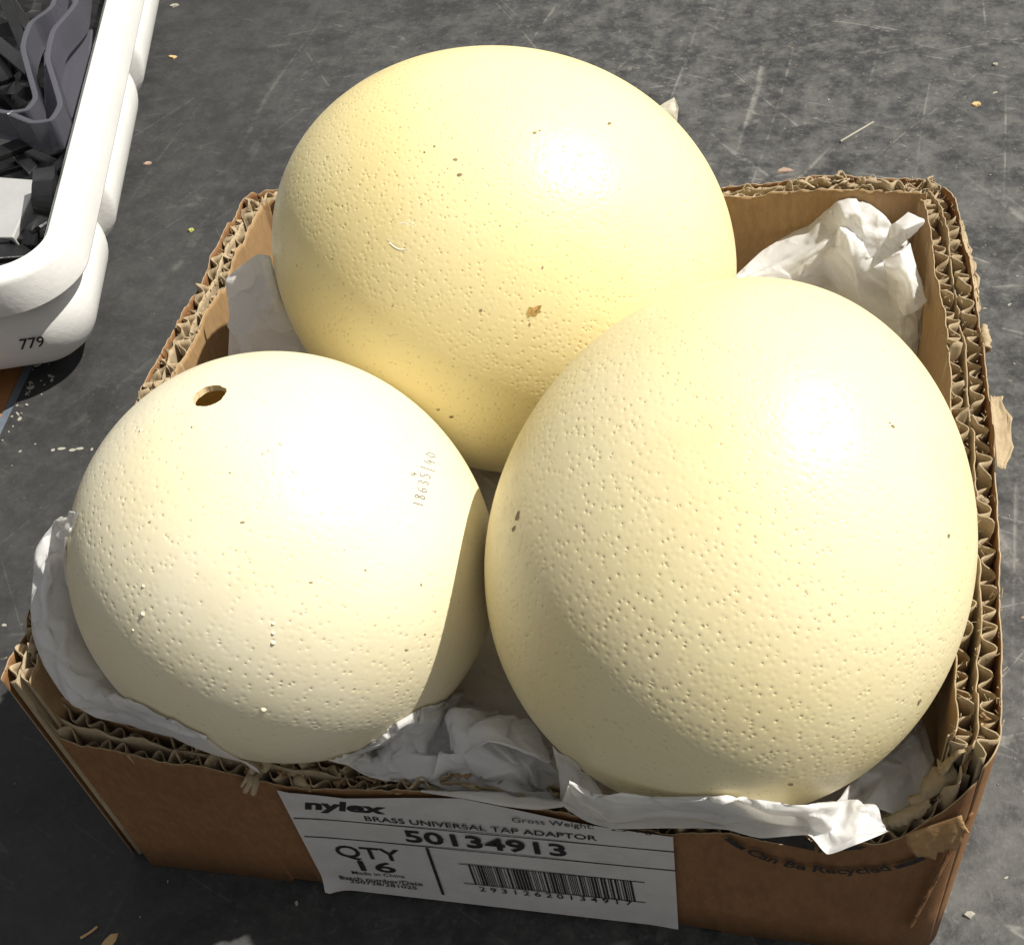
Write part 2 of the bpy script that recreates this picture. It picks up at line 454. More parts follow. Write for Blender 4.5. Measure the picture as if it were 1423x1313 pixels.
for rr, a0, a1, w in ((21, 0.6, 3.6, 0.0004), (19, 3.9, 5.6, 0.00035), (23, 4.2, 6.6, 0.0003), (17, 1.5, 2.8, 0.0003)):
    px = [(560 + rr * math.cos(t) * (1 + 0.05 * math.sin(5 * t)), 328 + rr * 0.92 * math.sin(t)) for t in np.linspace(a0, a1, 22)]
    pts = stroke_pts(e, px, -0.00024); mb.tube(pts, [w * (0.4 + 0.6 * math.sin(math.pi * i / 21)) for i in range(22)], 5)
mb.build('round_scuff', M['scuff'], eb_, True)

# right egg
e = EG['right']
er_ = thing('ostrich_egg', 'largest cream ostrich egg with dimpled shell filling the right of the carton', 'egg',
            (e.c[0], e.c[1], e.c[2] - e.a), 'ostrich eggs nested in the cut-down carton')
V, F, m_ = egg_shell(e, 'shell', M['egg_right'], er_, e.ax)
mesh_obj('shell', V, F, M['egg_right'], er_)
mb = MB()
for (u, v, r1, r2, a) in ((719, 718, 2.4, 7, 0.25), (714, 735, 2, 5, 0.3), (1241, 593, 3.2, 1.8, 0.6), (1318, 745, 1.5, 3, 0), (1277, 975, 1.5, 5, 0.4), (1098, 1089, 4, 1.6, 0), (1236, 588, 1.4, 1, 0)):
    P, F = decal(e, 'chip', u, v, r1, r2, None, None, n=10, ang=a); mb.add(P, F)
mb.build('dark_specks', M['dirt'], er_)['kind'] = 'stuff'

# left egg with the drilled hole
e = EG['left']
el_ = thing('ostrich_egg', 'ivory ostrich egg at front left with a drilled hole and a pencilled number', 'egg',
            (e.c[0], e.c[1], e.c[2] - e.a), 'ostrich eggs nested in the cut-down carton')
pole = e.hit(290.5, 549.5) - e.c
V, F, m_ = egg_shell(e, 'shell', M['egg_left'], el_, pole, 0.075, 0.0, 160, 240, 0.007)
Vi, Fi, _ = egg_shell(e, 'inner', None, None, pole, 0.077, -0.0020, 60, 240, 0.007)
mesh_obj('shell', V, F, M['egg_left'], el_)
mesh_obj('hole_rim', list(Vi[:m_]) + list(V[:m_]), [(m_ + j, m_ + (j + 1) % m_, (j + 1) % m_, j) for j in range(m_)], M['egg_inside'], el_)
mb = MB()
for zx, zy, r in ((625, 1145, .00085), (655, 935, .0007), (655, 905, .00055), (655, 875, .0005), (245, 845, .0007), (240, 268, .0006), (680, 310, .0006), (643, 330, .0006),
                  (625, 340, .0006), (215, 895, .0004), (720, 397, .0005), (247, 757, .0005), (880, 640, .0004), (512, 320, .0004)):
    u, v = 90 + zx * .4417, 480 + zy * .4417
    c = e.surf(e.hit(u, v) - e.c, 0.0)[0]
    nn = (c - e.c) / np.linalg.norm(c - e.c); ax, b, d = frame(nn)
    vs = [c + nn * r * 0.8]; fs = []
    for i, (hh, ww) in enumerate(((0.6, 0.6), (0.2, 0.95), (-0.1, 1.15))):
        for k in range(8):
            t = 2 * math.pi * k / 8; vs.append(c + nn * r * hh + (b * math.cos(t) + d * math.sin(t)) * r * ww)
    fs += [(0, 1 + k, 1 + (k + 1) % 8) for k in range(8)]
    for i in range(2): fs += [(1 + i * 8 + k, 9 + i * 8 + k, 9 + i * 8 + (k + 1) % 8, 1 + i * 8 + (k + 1) % 8) for k in range(8)]
    mb.add(vs, fs)
mb.build('shell_nodules', M['egg_left'], el_, True)['kind'] = 'stuff'
mb = MB()
for zx, zy, r1, r2 in ((560, 557, 3, 1.4), (268, 556, 1.6, 1.6), (945, 707, 1.6, 1.4), (1120, 752, 1.6, 1.6), (1075, 957, 2.6, 1.4), (520, 401, 1.6, 1.3), (400, 258, 1.4, 1.2), (775, 745, 3, 1.1), (1133, 908, 1.2, 1.2)):
    P, F = decal(e, 'chip', 90 + zx * .4417, 480 + zy * .4417, r1, r2, None, None, n=9); mb.add(P, F)
mb.build('dark_specks', M['dirt'], el_)['kind'] = 'stuff'
# pencilled number, read upwards
GL = {'1': [[(.5, 1), (.45, 0)]], '8': [[(.75, .8), (.45, 1), (.2, .8), (.6, .45), (.75, .2), (.45, 0), (.2, .2), (.45, .5), (.75, .8)]],
      '6': [[(.75, .95), (.35, .75), (.2, .3), (.4, 0), (.75, .15), (.7, .45), (.25, .35)]],
      '3': [[(.2, .95), (.6, 1), (.7, .75), (.4, .55), (.75, .35), (.6, .02), (.2, .1)]],
      '5': [[(.8, 1), (.35, 1), (.3, .6), (.65, .6), (.75, .25), (.5, 0), (.2, .1)]],
      '/': [[(.62, 1.2), (.4, -.3)]], '4': [[(.45, 1), (.2, .4), (.8, .4)], [(.65, .75), (.6, -.05)]],
      '0': [[(.5, 1), (.2, .6), (.3, .05), (.65, .1), (.8, .6), (.5, 1)]]}
mb = MB()
o0 = np.array([587., 706.]); adv = np.array([0.25, -0.968]); up = np.array([-0.968, -0.25])
def write(txt, org, w, h, rad=0.00020):
    for i, ch in enumerate(txt):
        for st in GL[ch]:
            px = []
            st = [np.array(s_) for s_ in st]
            for q in range(len(st) - 1):
                for t in np.linspace(0, 1, 5)[:-1]: px.append(st[q] * (1 - t) + st[q + 1] * t)
            px.append(st[-1])
            pts = [org + adv * (i + p[0] * .85) * w + up * p[1] * h for p in px]
            mb.tube(stroke_pts(e, pts, 0.0), rad, 4)
write('18635/40', o0, 10.0, 15)
write('4', np.array([578., 664.]), 9.5, 9)
mb.build('pencilled_number', M['pencil'], el_)

# ------------------------------------------------------------------ carton
carton = thing('cardboard_carton', 'cut-down brown corrugated carton with torn rim and white label holding the eggs', 'carton', (0, 0, Z0))
RC = 0.014
def arc(cx, cy, a0, a1, r=RC, n=18):
    return [(cx + r * math.cos(t), cy + r * math.sin(t)) for t in np.linspace(a0, a1, n)]
pi = math.pi
def lerp_pts(a, b, step=0.0007):
    a, b = np.array(a), np.array(b); n = max(2, int(np.linalg.norm(b - a) / step)); return [tuple(a + (b - a) * t) for t in np.linspace(0, 1, n, endpoint=False)]
mid = lambda c, a0, a1: (c[0] + RC * math.cos((a0 + a1) / 2), c[1] + RC * math.sin((a0 + a1) / 2))
cBL, cBR, cFR = (-HX + RC, HY - RC), (HX - RC, HY - RC), (HX - RC, -HY + RC)
path_left = lerp_pts((-HX - 0.001, -0.1285), (-HX, HY - RC)) + arc(*cBL, pi, 0.75 * pi, n=12)
path_back = arc(*cBL, 0.75 * pi, 0.5 * pi, n=12)[:-1] + lerp_pts((-HX + RC, HY), (HX - RC, HY)) + arc(*cBR, 0.5 * pi, 0.25 * pi, n=12)
path_right = arc(*cBR, 0.25 * pi, 0, n=12)[:-1] + lerp_pts((HX, HY - RC), (HX, -HY + RC)) + arc(*cFR, 0, -0.25 * pi, n=12)
path_front = arc(*cFR, -0.25 * pi, -0.5 * pi, n=12)[:-1] + lerp_pts((HX - RC, -HY), (-0.1413, -HY)) + [(-0.1413, -HY)]

def panel(name, path, rim, bottom, t_in, n_layers, bow, seed, pitch=0.0085, crush=1.0, label=None, outmat='card_out', ragged=1.0, inner=None):
    path = np.array(path); n = len(path)
    tg = np.gradient(path, axis=0); tg /= np.linalg.norm(tg, axis=1)[:, None]
    inn = np.stack([tg[:, 1], -tg[:, 0]], 1)          # the path runs clockwise: inside is to the right
    s = np.concatenate([[0], np.cumsum(np.linalg.norm(np.diff(path, axis=0), axis=1))])
    L = s[-1]
    rz = np.array([rim(*p) for p in path]); bz = np.array([bottom(*p) for p in path])
    lev = np.array([0, .25, .5, .7, .82, .9, .95, .98, 1.0])
    bowv = np.array([bow(*p) for p in path])
    def sheet(off, jag, nm, mat, parent, wobamp, thick, sd, top_shift=0.0):
        V = []
        wl = vnoise(s * 55, sd) * wobamp; wl2 = vnoise(s * 190, sd + 3) * wobamp * 0.6
        dz = vnoise(s * 330, sd + 5) * 0.0008 * ragged
        for l in lev:
            z = bz + (rz + jag + top_shift + dz - bz) * l
            d = off - bowv * l + (wl * l ** 2 + wl2 * l ** 8)
            xy = path + inn * d[:, None]
            V.append(np.column_stack([xy, z]))
        o = mesh_obj(nm, np.concatenate(V), grid_faces(len(lev), n), M[mat], parent)
        md = solidify(o, thick).modifiers[-1]
        o.data.materials.append(M['flute']); md.material_offset_rim = 1
        return o
    lt = t_in / n_layers
    inx = np.array([inner(*p) for p in path]) if inner else np.zeros(n)
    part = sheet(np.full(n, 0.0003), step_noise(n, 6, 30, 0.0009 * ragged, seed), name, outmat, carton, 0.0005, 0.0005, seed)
    if label: part['label'] = label
    for k in range(n_layers):
        ph = 2 * pi * s / pitch * (1 + 0.03 * k) + vnoise(s * 38, seed + 9 + k) * 1.5 + k * 1.9
        w = np.sin(ph); w = np.sign(w) * np.abs(w) ** 0.8
        off = lt * (k + 0.5) + 0.0003 + w * (lt * 0.5 - 0.0006) * (1 - 0.28 * np.abs(vnoise(s * 70, seed + 15 + k)))
        sheet(off, inx * (k + .5) / n_layers + step_noise(n, 3, 11, 0.0019 * ragged, seed + 20 + k), 'flute_layer', 'flute', part, 0.0008 * crush, 0.0004, seed + 11 + k, -0.001)
        last = k == n_layers - 1
        sheet(np.full(n, lt * (k + 1)), inx * (k + 1) / n_layers + step_noise(n, 6, 26, (0.0007 if last else 0.0014) * ragged, seed + 40 + k), 'inner_liner' if last else 'middle_liner',
              'card_in' if last else 'flute', part, 0.0006 * crush, 0.0005, seed + 31 + k, 0.0 if last else -0.0006)
    return part
def interp(xs, zs): return lambda q: float(np.interp(q, xs, zs))
lr = interp([-.13, -.12, -.09, -.06, 0, .05, .065, .08, .125, .14], [.1165, .119, .1185, .119, .118, .1175, .115, .1178, .117, .116])
br = interp([-.15, -.13, .03, .056, .08, .10, .125, .144, .15], [.116, .115, .1165, .118, .120, .1235, .122, .121, .120])
rr_ = interp([-.1323, -.125, -.11, -.09, -.05, 0, .05, .1, .125, .1323], [.113, .1175, .1195, .120, .1195, .121, .1215, .121, .1205, .120])
fbow = lambda x: 0.0055 * math.exp(-((x + .098) / .024) ** 2)
def on_front(u, v, inset=0.0):           # point of the bowed front wall near its rim
    y = -HY
    for _ in range(6):
        p = at_y(u, v, y); y = -HY - fbow(p[0]) + inset
    return p
_fo = [on_front(*q) for q in ((50, 985), (62, 1008), (80, 1024), (110, 1035), (170, 1046), (270, 1064), (330, 1080), (400, 1094), (480, 1101), (560, 1101), (640, 1103))]
fr = interp([p[0] for p in _fo] + [.03, .062, .10, .122, .128, .134, .1385, .144, .150], [p[2] for p in _fo] + [.071, .068, .0695, .0745, .079, .090, .098, .108, .113])
_fi = [on_front(u, v, .010) for u, v in ((60, 955), (110, 985), (180, 1012), (285, 1022), (302, 1019), (360, 1030), (452, 1041), (500, 1064), (560, 1082), (640, 1090))]
fri = interp([p[0] for p in _fi] + [.03, .15], [p[2] for p in _fi] + [.068, .110])
fb = interp([-.15, -.0835, -.083, -.072, -.071, .058, .060, .075, .078, .15], [Z0, Z0, Z0 + .003, Z0 + .003, Z0 + .0008, Z0 + .0008, Z0 + .003, Z0 + .002, Z0, Z0])
zb = lambda x, y: Z0 + 0.0004
def fbz(x, z): return fbow(x) * min(1.0, max(0.0, (z - Z0) / (fr(x) - Z0)))
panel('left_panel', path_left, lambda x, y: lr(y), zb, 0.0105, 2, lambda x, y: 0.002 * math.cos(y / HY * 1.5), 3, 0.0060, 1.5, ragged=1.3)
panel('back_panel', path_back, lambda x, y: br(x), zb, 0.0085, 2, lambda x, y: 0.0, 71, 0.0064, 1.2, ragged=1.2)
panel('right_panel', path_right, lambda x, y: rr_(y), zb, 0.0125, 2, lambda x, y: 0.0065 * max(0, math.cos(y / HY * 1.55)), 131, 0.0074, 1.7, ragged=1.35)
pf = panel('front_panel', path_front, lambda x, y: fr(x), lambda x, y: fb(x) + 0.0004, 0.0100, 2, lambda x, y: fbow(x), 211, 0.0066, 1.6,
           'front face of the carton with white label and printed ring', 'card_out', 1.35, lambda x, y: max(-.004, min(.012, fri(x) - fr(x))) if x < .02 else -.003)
base = slab('base', [(-HX + .014, -HY + .012), (HX - .014, -HY + .012), (HX - .014, HY - .012), (-HX + .014, HY - .012)], Z0 + .006, Z0 + .0005, M['card_in'], carton)

# torn, curled scraps of liner along the rim
def scrap(p0, p1, out, length, curl, mat, seed, name='torn_flap', jag=0.002, up=0.0, n=14, m=12):
    p0, p1, out = np.array(p0, float), np.array(p1, float), np.array(out, float)
    r = np.random.default_rng(seed); out = out / np.linalg.norm(out)
    ed_ = r.normal(0, jag, n); V = []
    side = (p1 - p0) / np.linalg.norm(p1 - p0); upv = np.cross(side, out); upv /= np.linalg.norm(upv)
    if upv[2] < 0: upv = -upv
    for i, t in enumerate(np.linspace(0, 1, n)):
        b = p0 + (p1 - p0) * t; Lh = max(0.002, length * (0.55 + 0.45 * math.sin(pi * min(1, max(0, t * 0.9 + 0.05)))) + ed_[i]); pos = b.copy(); a = up
        for j in range(m):
            V.append(pos + 0.00016 * r.normal(0, 1, 3) * (j > 1))
            a += curl / m * (1 + 0.3 * math.sin(3 * t + seed)); pos = pos + (out * math.cos(a) + upv * math.sin(a)) * Lh / m
    o = mesh_obj(name, V, grid_faces(n, m), mat, carton); solidify(o, 0.0005); return o
xo = HX + 0.0045
# right wall: the outer liner has come away
scrap((xo + .0022, -.020, .1195), (xo + .0022, .012, .120), (0.75, 0, -0.6), 0.0065, 0.9, M['flute'], 5, up=0.1, jag=.0006)
scrap((xo + .0022, .034, .1195), (xo + .0022, .046, .120), (0.8, 0, -0.3), 0.0085, 5.0, M['flute'], 6, up=0.1, jag=.0006)
scrap((xo + .0005, .055, .120), (xo - .003, .108, .120), (0.5, 0, -0.7), 0.0030, 1.0, M['flute'], 8, up=0.2, n=26, jag=.0006)
scrap((HX - .012, -.082, .119), (HX - .0125, -.098, .117), (-0.9, 0, 0.1), 0.006, -1.2, M['card_in'], 10, jag=.0008)
# front right corner: torn and folded over
scrap((.1290, -HY - .0008, .0835), (.1425, -HY - .001, .0985), (0.25, -0.9, -0.35), 0.0095, -0.9, M['card_in'], 12, up=0.25, jag=0.001)
scrap((.124, -.126, .0775), (.136, -.125, .092), (-0.35, 0.2, 0.5), 0.009, 3.6, M['flute'], 13, jag=0.0012)
scrap((.131, -.127, .088), (.143, -.125, .104), (-0.5, -0.2, 0.6), 0.010, 3.0, M['flute'], 14, jag=0.0012)
scrap((.137, -.121, .102), (.148, -.118, .114), (-0.8, 0.1, 0.4), 0.009, 2.4, M['flute'], 15, jag=0.0012)
scrap((.143, -.124, .106), (.147, -.112, .118), (-0.8, 0.1, 0.6), 0.007, 2.8, M['card_in'], 17, jag=0.0012)
scrap((.1455, -HY - .0006, .100), (.1375, -HY - .0012, .02), (-0.6, -0.8, 0.0), 0.0030, 0.7, M['card_out'], 16, jag=0.0004, n=40, m=6)
# front rim: small ragged tufts
for k in range(26):
    x = -0.080 + 0.085 * k / 25 + random.uniform(-.002, .002); z = fr(x) - 0.001
    y = -HY - fbow(x) + random.uniform(.001, .011)
    scrap((x, y, z), (x + random.uniform(.003, .008), y + random.uniform(-.003, .003), z + random.uniform(-.001, .001)),
          (random.uniform(-.5, .5), random.uniform(-.7, .5), 0.8), random.uniform(.002, .0045), random.uniform(-3, 3), M['flute' if k % 3 else 'card_in'], 100 + k, n=6, m=6, jag=.001)
for k in range(16):
    y = random.uniform(-.12, .125); 
    scrap((-HX + random.uniform(.000, .009), y, lr(y) - .001), (-HX + random.uniform(.000, .009), y + random.uniform(.003, .006), lr(y) - .001),
          (random.uniform(-1, .3), 0, 1), random.uniform(.002, .004), random.uniform(-2, 2), M['flute'], 200 + k, n=6, m=6, jag=.001)
for k in range(12):
    x = random.uniform(.09, .14)
    scrap((x, HY - random.uniform(.000, .007), br(x) - .001), (x + random.uniform(.003, .007), HY - random.uniform(.000, .007), br(x) - .001),
          (0, random.uniform(-.6, .6), 1), random.uniform(.002, .005), random.uniform(-2, 2), M['flute'], 240 + k, n=6, m=6, jag=.001)
mb = MB(); rf = np.random.default_rng(9)
for k in range(900):
    w_ = rf.random(); t_ = rf.uniform(-1, 1)
    if w_ < .30: x = -.10 + .10 * (t_ + 1) / 2; p = np.array([x, -HY - fbow(x) + rf.uniform(.0015, .010), (fr(x) + fri(x)) / 2 + rf.uniform(-.002, .002)])
    elif w_ < .55: p = np.array([-HX - .0015 + rf.uniform(0, .0105), t_ * .125, lr(t_ * .125) + rf.uniform(-.002, .001)])
    elif w_ < .72: x = .055 + .045 * (t_ + 1); p = np.array([x, HY - rf.uniform(0, .0085), br(x) + rf.uniform(-.002, .001)])
    else: y = t_ * .125; p = np.array([HX + .0065 * max(0, math.cos(y / HY * 1.55)) - rf.uniform(-.0005, .0125), y, rr_(y) + rf.uniform(-.002, .001)])
    d_ = rf.normal(0, 1, 3); d_[2] = abs(d_[2]) * .8; d_ /= np.linalg.norm(d_); e_ = d_ + rf.normal(0, .7, 3); L_ = rf.uniform(.0008, .0026)
    mb.tube([p, p + d_ * L_ * .5, p + d_ * L_ * .5 + e_ * L_ * .4], [.00014, .00012, .00006], 3)
mb.build('paper_fibres', M['flute'], carton)['kind'] = 'stuff'
# dangling tuft on the front rim
mb = MB()
for q in ([(358, 1052), (352, 1068), (348, 1075), (336, 1092)], [(350, 1072), (349, 1085), (341, 1099)], [(351, 1074), (355, 1088), (352, 1102)], [(362, 1050), (372, 1062), (368, 1070)]):
    mb.tube([on_front(u, v, -.003) for u, v in q], [.0016, .0014, .0010, .0006][:len(q)], 5)
mb.build('torn_tuft', M['flute'], carton, True)

# ------------------------------------------------------------------ label on the front panel
LY = -HY - 0.0014
lx0, lx1, lz0 = on_front(385, 1090)[0], 0.0612, Z0 + 0.0025
nx, nz = 70, 40
V = []
for j in range(nz):
    for i in range(nx):
        tx, tz = i / (nx - 1), j / (nz - 1)
        x = lx0 + (lx1 - lx0) * tx - 0.0012 * (1 - tz) * (1 - tx)
        top = fr(x) - 0.0008
        zl = lz0 + 0.0015 * tx
        z = zl + (top - zl) * tz
        y = LY - 0.0003 * math.sin(tx * 9) * tz - fbz(x, z)
        c = max(0, 1 - math.hypot((x - lx0) / .010, (z - lz0) / .012)); y -= 0.0030 * c * c; z += .001 * c
        c = max(0, 1 - math.hypot((x - lx1) / .012, (z - lz0) / .010)); y -= 0.0008 * c * c
        V.append((x, y, z))
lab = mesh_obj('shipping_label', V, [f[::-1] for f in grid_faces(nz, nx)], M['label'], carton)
lab['label'] = 'white printed paper label with barcode on the front of the carton'

LT = LY - 0.00035
def text_mesh(txt, size=1.0, bold=0.0, shear=0.0):
    cu = bpy.data.curves.new('print', 'FONT'); cu.body = txt; cu.size = size; cu.offset = bold; cu.shear = shear
    cu.resolution_u = 3
    ob = bpy.data.objects.new('print', cu); col.objects.link(ob)
    dg = bpy.context.evaluated_depsgraph_get(); me = bpy.data.meshes.new_from_object(ob.evaluated_get(dg))
    v = np.array([p.co[:] for p in me.vertices]); f = [tuple(p.vertices) for p in me.polygons]
    bpy.data.objects.remove(ob); bpy.data.curves.remove(cu); bpy.data.meshes.remove(me)
    return v, f
def plane_pt(u, v):
    p = at_y(u, v, LT)
    return np.array([p[0], p[2]])
inkb = MB()
def put_text(txt, pl, pr, h, bold=0.0, shear=0.0, mbuf=None, y=LT):
    v, f = text_mesh(txt, 1.0, bold, shear)
    x0, x1 = v[:, 0].min(), v[:, 0].max()
    a, b = plane_pt(*pl), plane_pt(*pr)
    caps = 0.69
    out = []
    for p in v:
        q = a + (b - a) * ((p[0] - x0) / (x1 - x0)); zq = q[1] + h * p[1] / caps; out.append((q[0], y - fbz(q[0], zq), zq))
    (mbuf or inkb).add(out, f)
put_text('nylex', (424, 1122), (540, 1131), 0.0062, 0.045, 0.18)
put_text('BRASS UNIVERSAL TAP ADAPTOR', (508, 1140), (830, 1168), 0.0034, 0.012)
put_text('Gross Weight:    2.5  Kgs', (712, 1142), (912, 1159), 0.0032, 0.0)
put_text('50134913', (565, 1169), (788, 1190), 0.0082, 0.022)
put_text('QTY', (470, 1189), (560, 1197), 0.0088, 0.014)
put_text('16', (502, 1209), (552, 1213), 0.0078, 0.014)
put_text('Made in China', (490, 1214), (563, 1220), 0.0026, 0.004)
put_text('Batch number/Date', (473, 1221), (588, 1231), 0.0030, 0.010)
put_text('250728/281025', (487, 1226), (580, 1236), 0.0026, 0.010)
put_text('2 9 3 1 2 6 2 0 1 3 4 9 1 7', (667, 1238), (879, 1258), 0.0036, 0.004)
def quad(a, b, c, d, mbuf, y=LT):
    mbuf.add([(p[0], y - fbz(p[0], p[1]), p[1]) for p in (a, b, c, d)], [(0, 1, 2, 3)])
def line(p, q, w):
    a, b = plane_pt(*p), plane_pt(*q); d = (b - a) / np.linalg.norm(b - a); n = np.array([-d[1], d[0]]) * w / 2
    for k in range(24):
        p0, p1 = a + (b - a) * k / 24, a + (b - a) * (k + 1) / 24; quad(p0 - n, p1 - n, p1 + n, p0 + n, inkb)
line((409, 1134), (939.5, 1184), 0.0006); line((423, 1160), (939.5, 1210), 0.0006)
line((593, 1178), (616, 1243), 0.0011)
line((637, 1200), (896, 1226), 0.0005); line((645, 1227), (897, 1254), 0.0005)
tl, tr_, bl, br_b = (plane_pt(*p) for p in ((650, 1201), (878, 1224), (660, 1228.5), (884, 1252.5)))
br2 = np.random.default_rng(5); x = 0.0; bars = []
while x < 1.0:
    w = br2.choice([.0055, .0055, .0055, .013, .0135]); bars.append((x, min(1, x + w))); x += w + br2.choice([.006, .006, .0065, .013])
for a, b in bars:
    quad(bl + (br_b - bl) * a, bl + (br_b - bl) * b, tl + (tr_ - tl) * b, tl + (tr_ - tl) * a, inkb)
inkb.build('printed_text', M['ink'], lab)

# printed ring on the carton
rb = MB()
cx, cz, R0 = .1063, .0880, .0335
YP = -HY - 0.0012
def ring(a0, a1, r0, r1, n=18):
    for i in range(n):
        t0, t1 = a0 + (a1 - a0) * i / n, a0 + (a1 - a0) * (i + 1) / n
        quad(*[np.array([cx + r * math.cos(t), cz + r * math.sin(t)]) for r, t in ((r1, t0), (r1, t1), (r0, t1), (r0, t0))], rb, YP)
ring(math.radians(213), math.radians(226.5), R0 - .0006, R0 + .0016)
ring(math.radians(310), math.radians(329), R0 - .0006, R0 + .0016)
v, f = text_mesh('Can Be Recycled', 1.0, 0.03)
x0, x1 = v[:, 0].min(), v[:, 0].max(); a0, a1 = math.radians(229), math.radians(307)
out = []
for p in v:
    t = a0 + (a1 - a0) * (p[0] - x0) / (x1 - x0); r = R0 + .0016 - p[1] / .69 * .0042
    out.append((cx + r * math.cos(t), YP, cz + r * math.sin(t)))
rb.add(out, f)
for pts in (((1040, 1163), (1132, 1182), (1132, 1174), (1118, 1160)), ((1136, 1184), (1142, 1172), (1205, 1176), (1196, 1180))):
    P = [at_y(u, v, YP) for u, v in pts]; rb.add(P, [(0, 1, 2, 3)])
rb.build('printed_ring', M['ink_brown'], pf)

# ------------------------------------------------------------------ tissue paper
def tri(x): return 2 * np.abs(2 * (x - np.floor(x + 0.5))) - 1
def folds(P, freq, seed, n=5, warp=0.35):
    r = np.random.default_rng(seed); out = np.zeros(len(P))
    wv = np.array([[noise.noise(Vector((p[0] * freq * .6 + seed, p[1] * freq * .6, p[2] * freq * .6))),
                    noise.noise(Vector((p[0] * freq * .6, p[1] * freq * .6 + seed + 9, p[2] * freq * .6)))] for p in P])
    for k in range(n):
        d = r.normal(0, 1, 3); d /= np.linalg.norm(d); f_ = freq * r.uniform(.5, 1.3)
        g = 0.5 + 0.5 * np.sin(P @ (r.normal(0, 1, 3) * freq * 2.2) + r.uniform(0, 6))
        out += tri(P @ d * f_ + wv[:, k % 2] * warp + r.uniform(0, 1)) * g
    return out / n
def catmull(pts, n):
    pts = np.array(pts, float); m = len(pts); out = []
    for t in np.linspace(0, m - 1, n):
        i = min(int(t), m - 2); q = t - i
        p0, p1, p2, p3 = pts[max(i - 1, 0)], pts[i], pts[i + 1], pts[min(i + 2, m - 1)]
        a = 0.5 * ((2 * p1) + (-p0 + p2) * q + (2 * p0 - 5 * p1 + 4 * p2 - p3) * q * q + (-p0 + 3 * p1 - 3 * p2 + p3) * q ** 3)
        b = p1 * (1 - q) + p2 * q
        out.append(0.45 * a + 0.55 * b)
    return np.array(out)
def crease_field(nv, nu, n, seed, aspect):
    """piecewise-flat random displacement: the facets of crumpled paper (3 channels)"""
    r = np.random.default_rng(seed); pts = [(0., 0.), (1., 0.), (0., 1.), (1., 1.)]
    tries = 0; mind = 0.62 / math.sqrt(n)
    while len(pts) < n and tries < 6000:
        tries += 1; p = r.uniform(0, 1, 2)
        if r.random() < .25: p[r.integers(0, 2)] = r.integers(0, 2)
        if all((p[0] - q[0]) ** 2 + (p[1] - q[1]) ** 2 > mind * mind * r.uniform(.25, 1.3) for q in pts): pts.append((float(p[0]), float(p[1])))
    res = geometry.delaunay_2d_cdt([Vector((x * aspect, y)) for x, y in pts], [], [], 0, 1e-6)
    vs = np.array([v[:] for v in res[0]]); tr = [f for f in res[2] if len(f) == 3]
    val = r.normal(0, 1, (len(vs), 3)); val[:, 0] = r.choice([-1, 1], len(vs)) * r.uniform(.3, 1.2, len(vs))
    U, V = np.meshgrid(np.linspace(0, 1, nu) * aspect, np.linspace(0, 1, nv)); Q = np.column_stack([U.ravel(), V.ravel()]); out = np.zeros((len(Q), 3))
    for a, b, c in tr:
        A, B_, C_ = vs[a], vs[b], vs[c]; d = (B_[1] - C_[1]) * (A[0] - C_[0]) + (C_[0] - B_[0]) * (A[1] - C_[1])
        if abs(d) < 1e-12: continue
        l0 = ((B_[1] - C_[1]) * (Q[:, 0] - C_[0]) + (C_[0] - B_[0]) * (Q[:, 1] - C_[1])) / d
        l1 = ((C_[1] - A[1]) * (Q[:, 0] - C_[0]) + (A[0] - C_[0]) * (Q[:, 1] - C_[1])) / d; l2 = 1 - l0 - l1
        m = (l0 >= -1e-6) & (l1 >= -1e-6) & (l2 >= -1e-6)
        out[m] = l0[m, None] * val[a] + l1[m, None] * val[b] + l2[m, None] * val[c]
    return out
def sheet(rows, nu=80, nv=36, amp=0.003, freq=38, seed=1, edge_keep=0.35, push=('left', 'right', 'back'), gap=0.0006, nf=None):
    R = [catmull(r, nu) for r in rows]
    G = np.stack([catmull([R[k][i] for k in range(len(R))], nv) for i in range(nu)], 1)     # nv x nu
    du = np.gradient(G, axis=1); dv = np.gradient(G, axis=0); N = np.cross(du, dv); N /= (np.linalg.norm(N, axis=2, keepdims=True) + 1e-12)
    N = N.reshape(-1, 3); Tn = (du / (np.linalg.norm(du, axis=2, keepdims=True) + 1e-12)).reshape(-1, 3); Bn = np.cross(N, Tn)
    P = G.reshape(-1, 3)
    Lu = np.linalg.norm(np.diff(G, axis=1), axis=2).sum(1).mean(); Lv = np.linalg.norm(np.diff(G, axis=0), axis=2).sum(0).mean()
    fs = 0.34 / freq; n1 = int(max(12, Lu * Lv / fs ** 2)) if nf is None else nf
    A = crease_field(nv, nu, n1, seed, Lu / Lv); Bf = crease_field(nv, nu, min(420, n1 * 5), seed + 50, Lu / Lv)
    ramp = np.minimum(np.minimum(np.arange(nv), np.arange(nv)[::-1])[:, None] / (nv * .2), np.minimum(np.arange(nu), np.arange(nu)[::-1])[None] / (nu * .08))
    w = (edge_keep + (1 - edge_keep) * np.clip(ramp, 0, 1)).ravel()[:, None]
    P = P + w * amp * (N * (A[:, :1] * .8 + Bf[:, :1] * .16) + Tn * (A[:, 1:2] * .45) + Bn * (A[:, 2:3] * .45))
    for k in push: P = EG[k].push(P, gap)
    return P, grid_faces(nv, nu)
def tissue(name, label, sheets, group='crumpled white tissue paper packed round the eggs'):
    mb = MB()
    for P, F in sheets: mb.add(P, F)
    c = np.array(mb.v).mean(0)
    o = mb.build(name, M['tissue'], None, True)
    # crisp creases
    me = o.data
    o['label'] = label; o['category'] = 'tissue paper'; o['group'] = group
    return o
Y = lambda pts, y: [at_y(u, v, y) for u, v in pts]
X = lambda pts, x: [at_x(u, v, x) for u, v in pts]
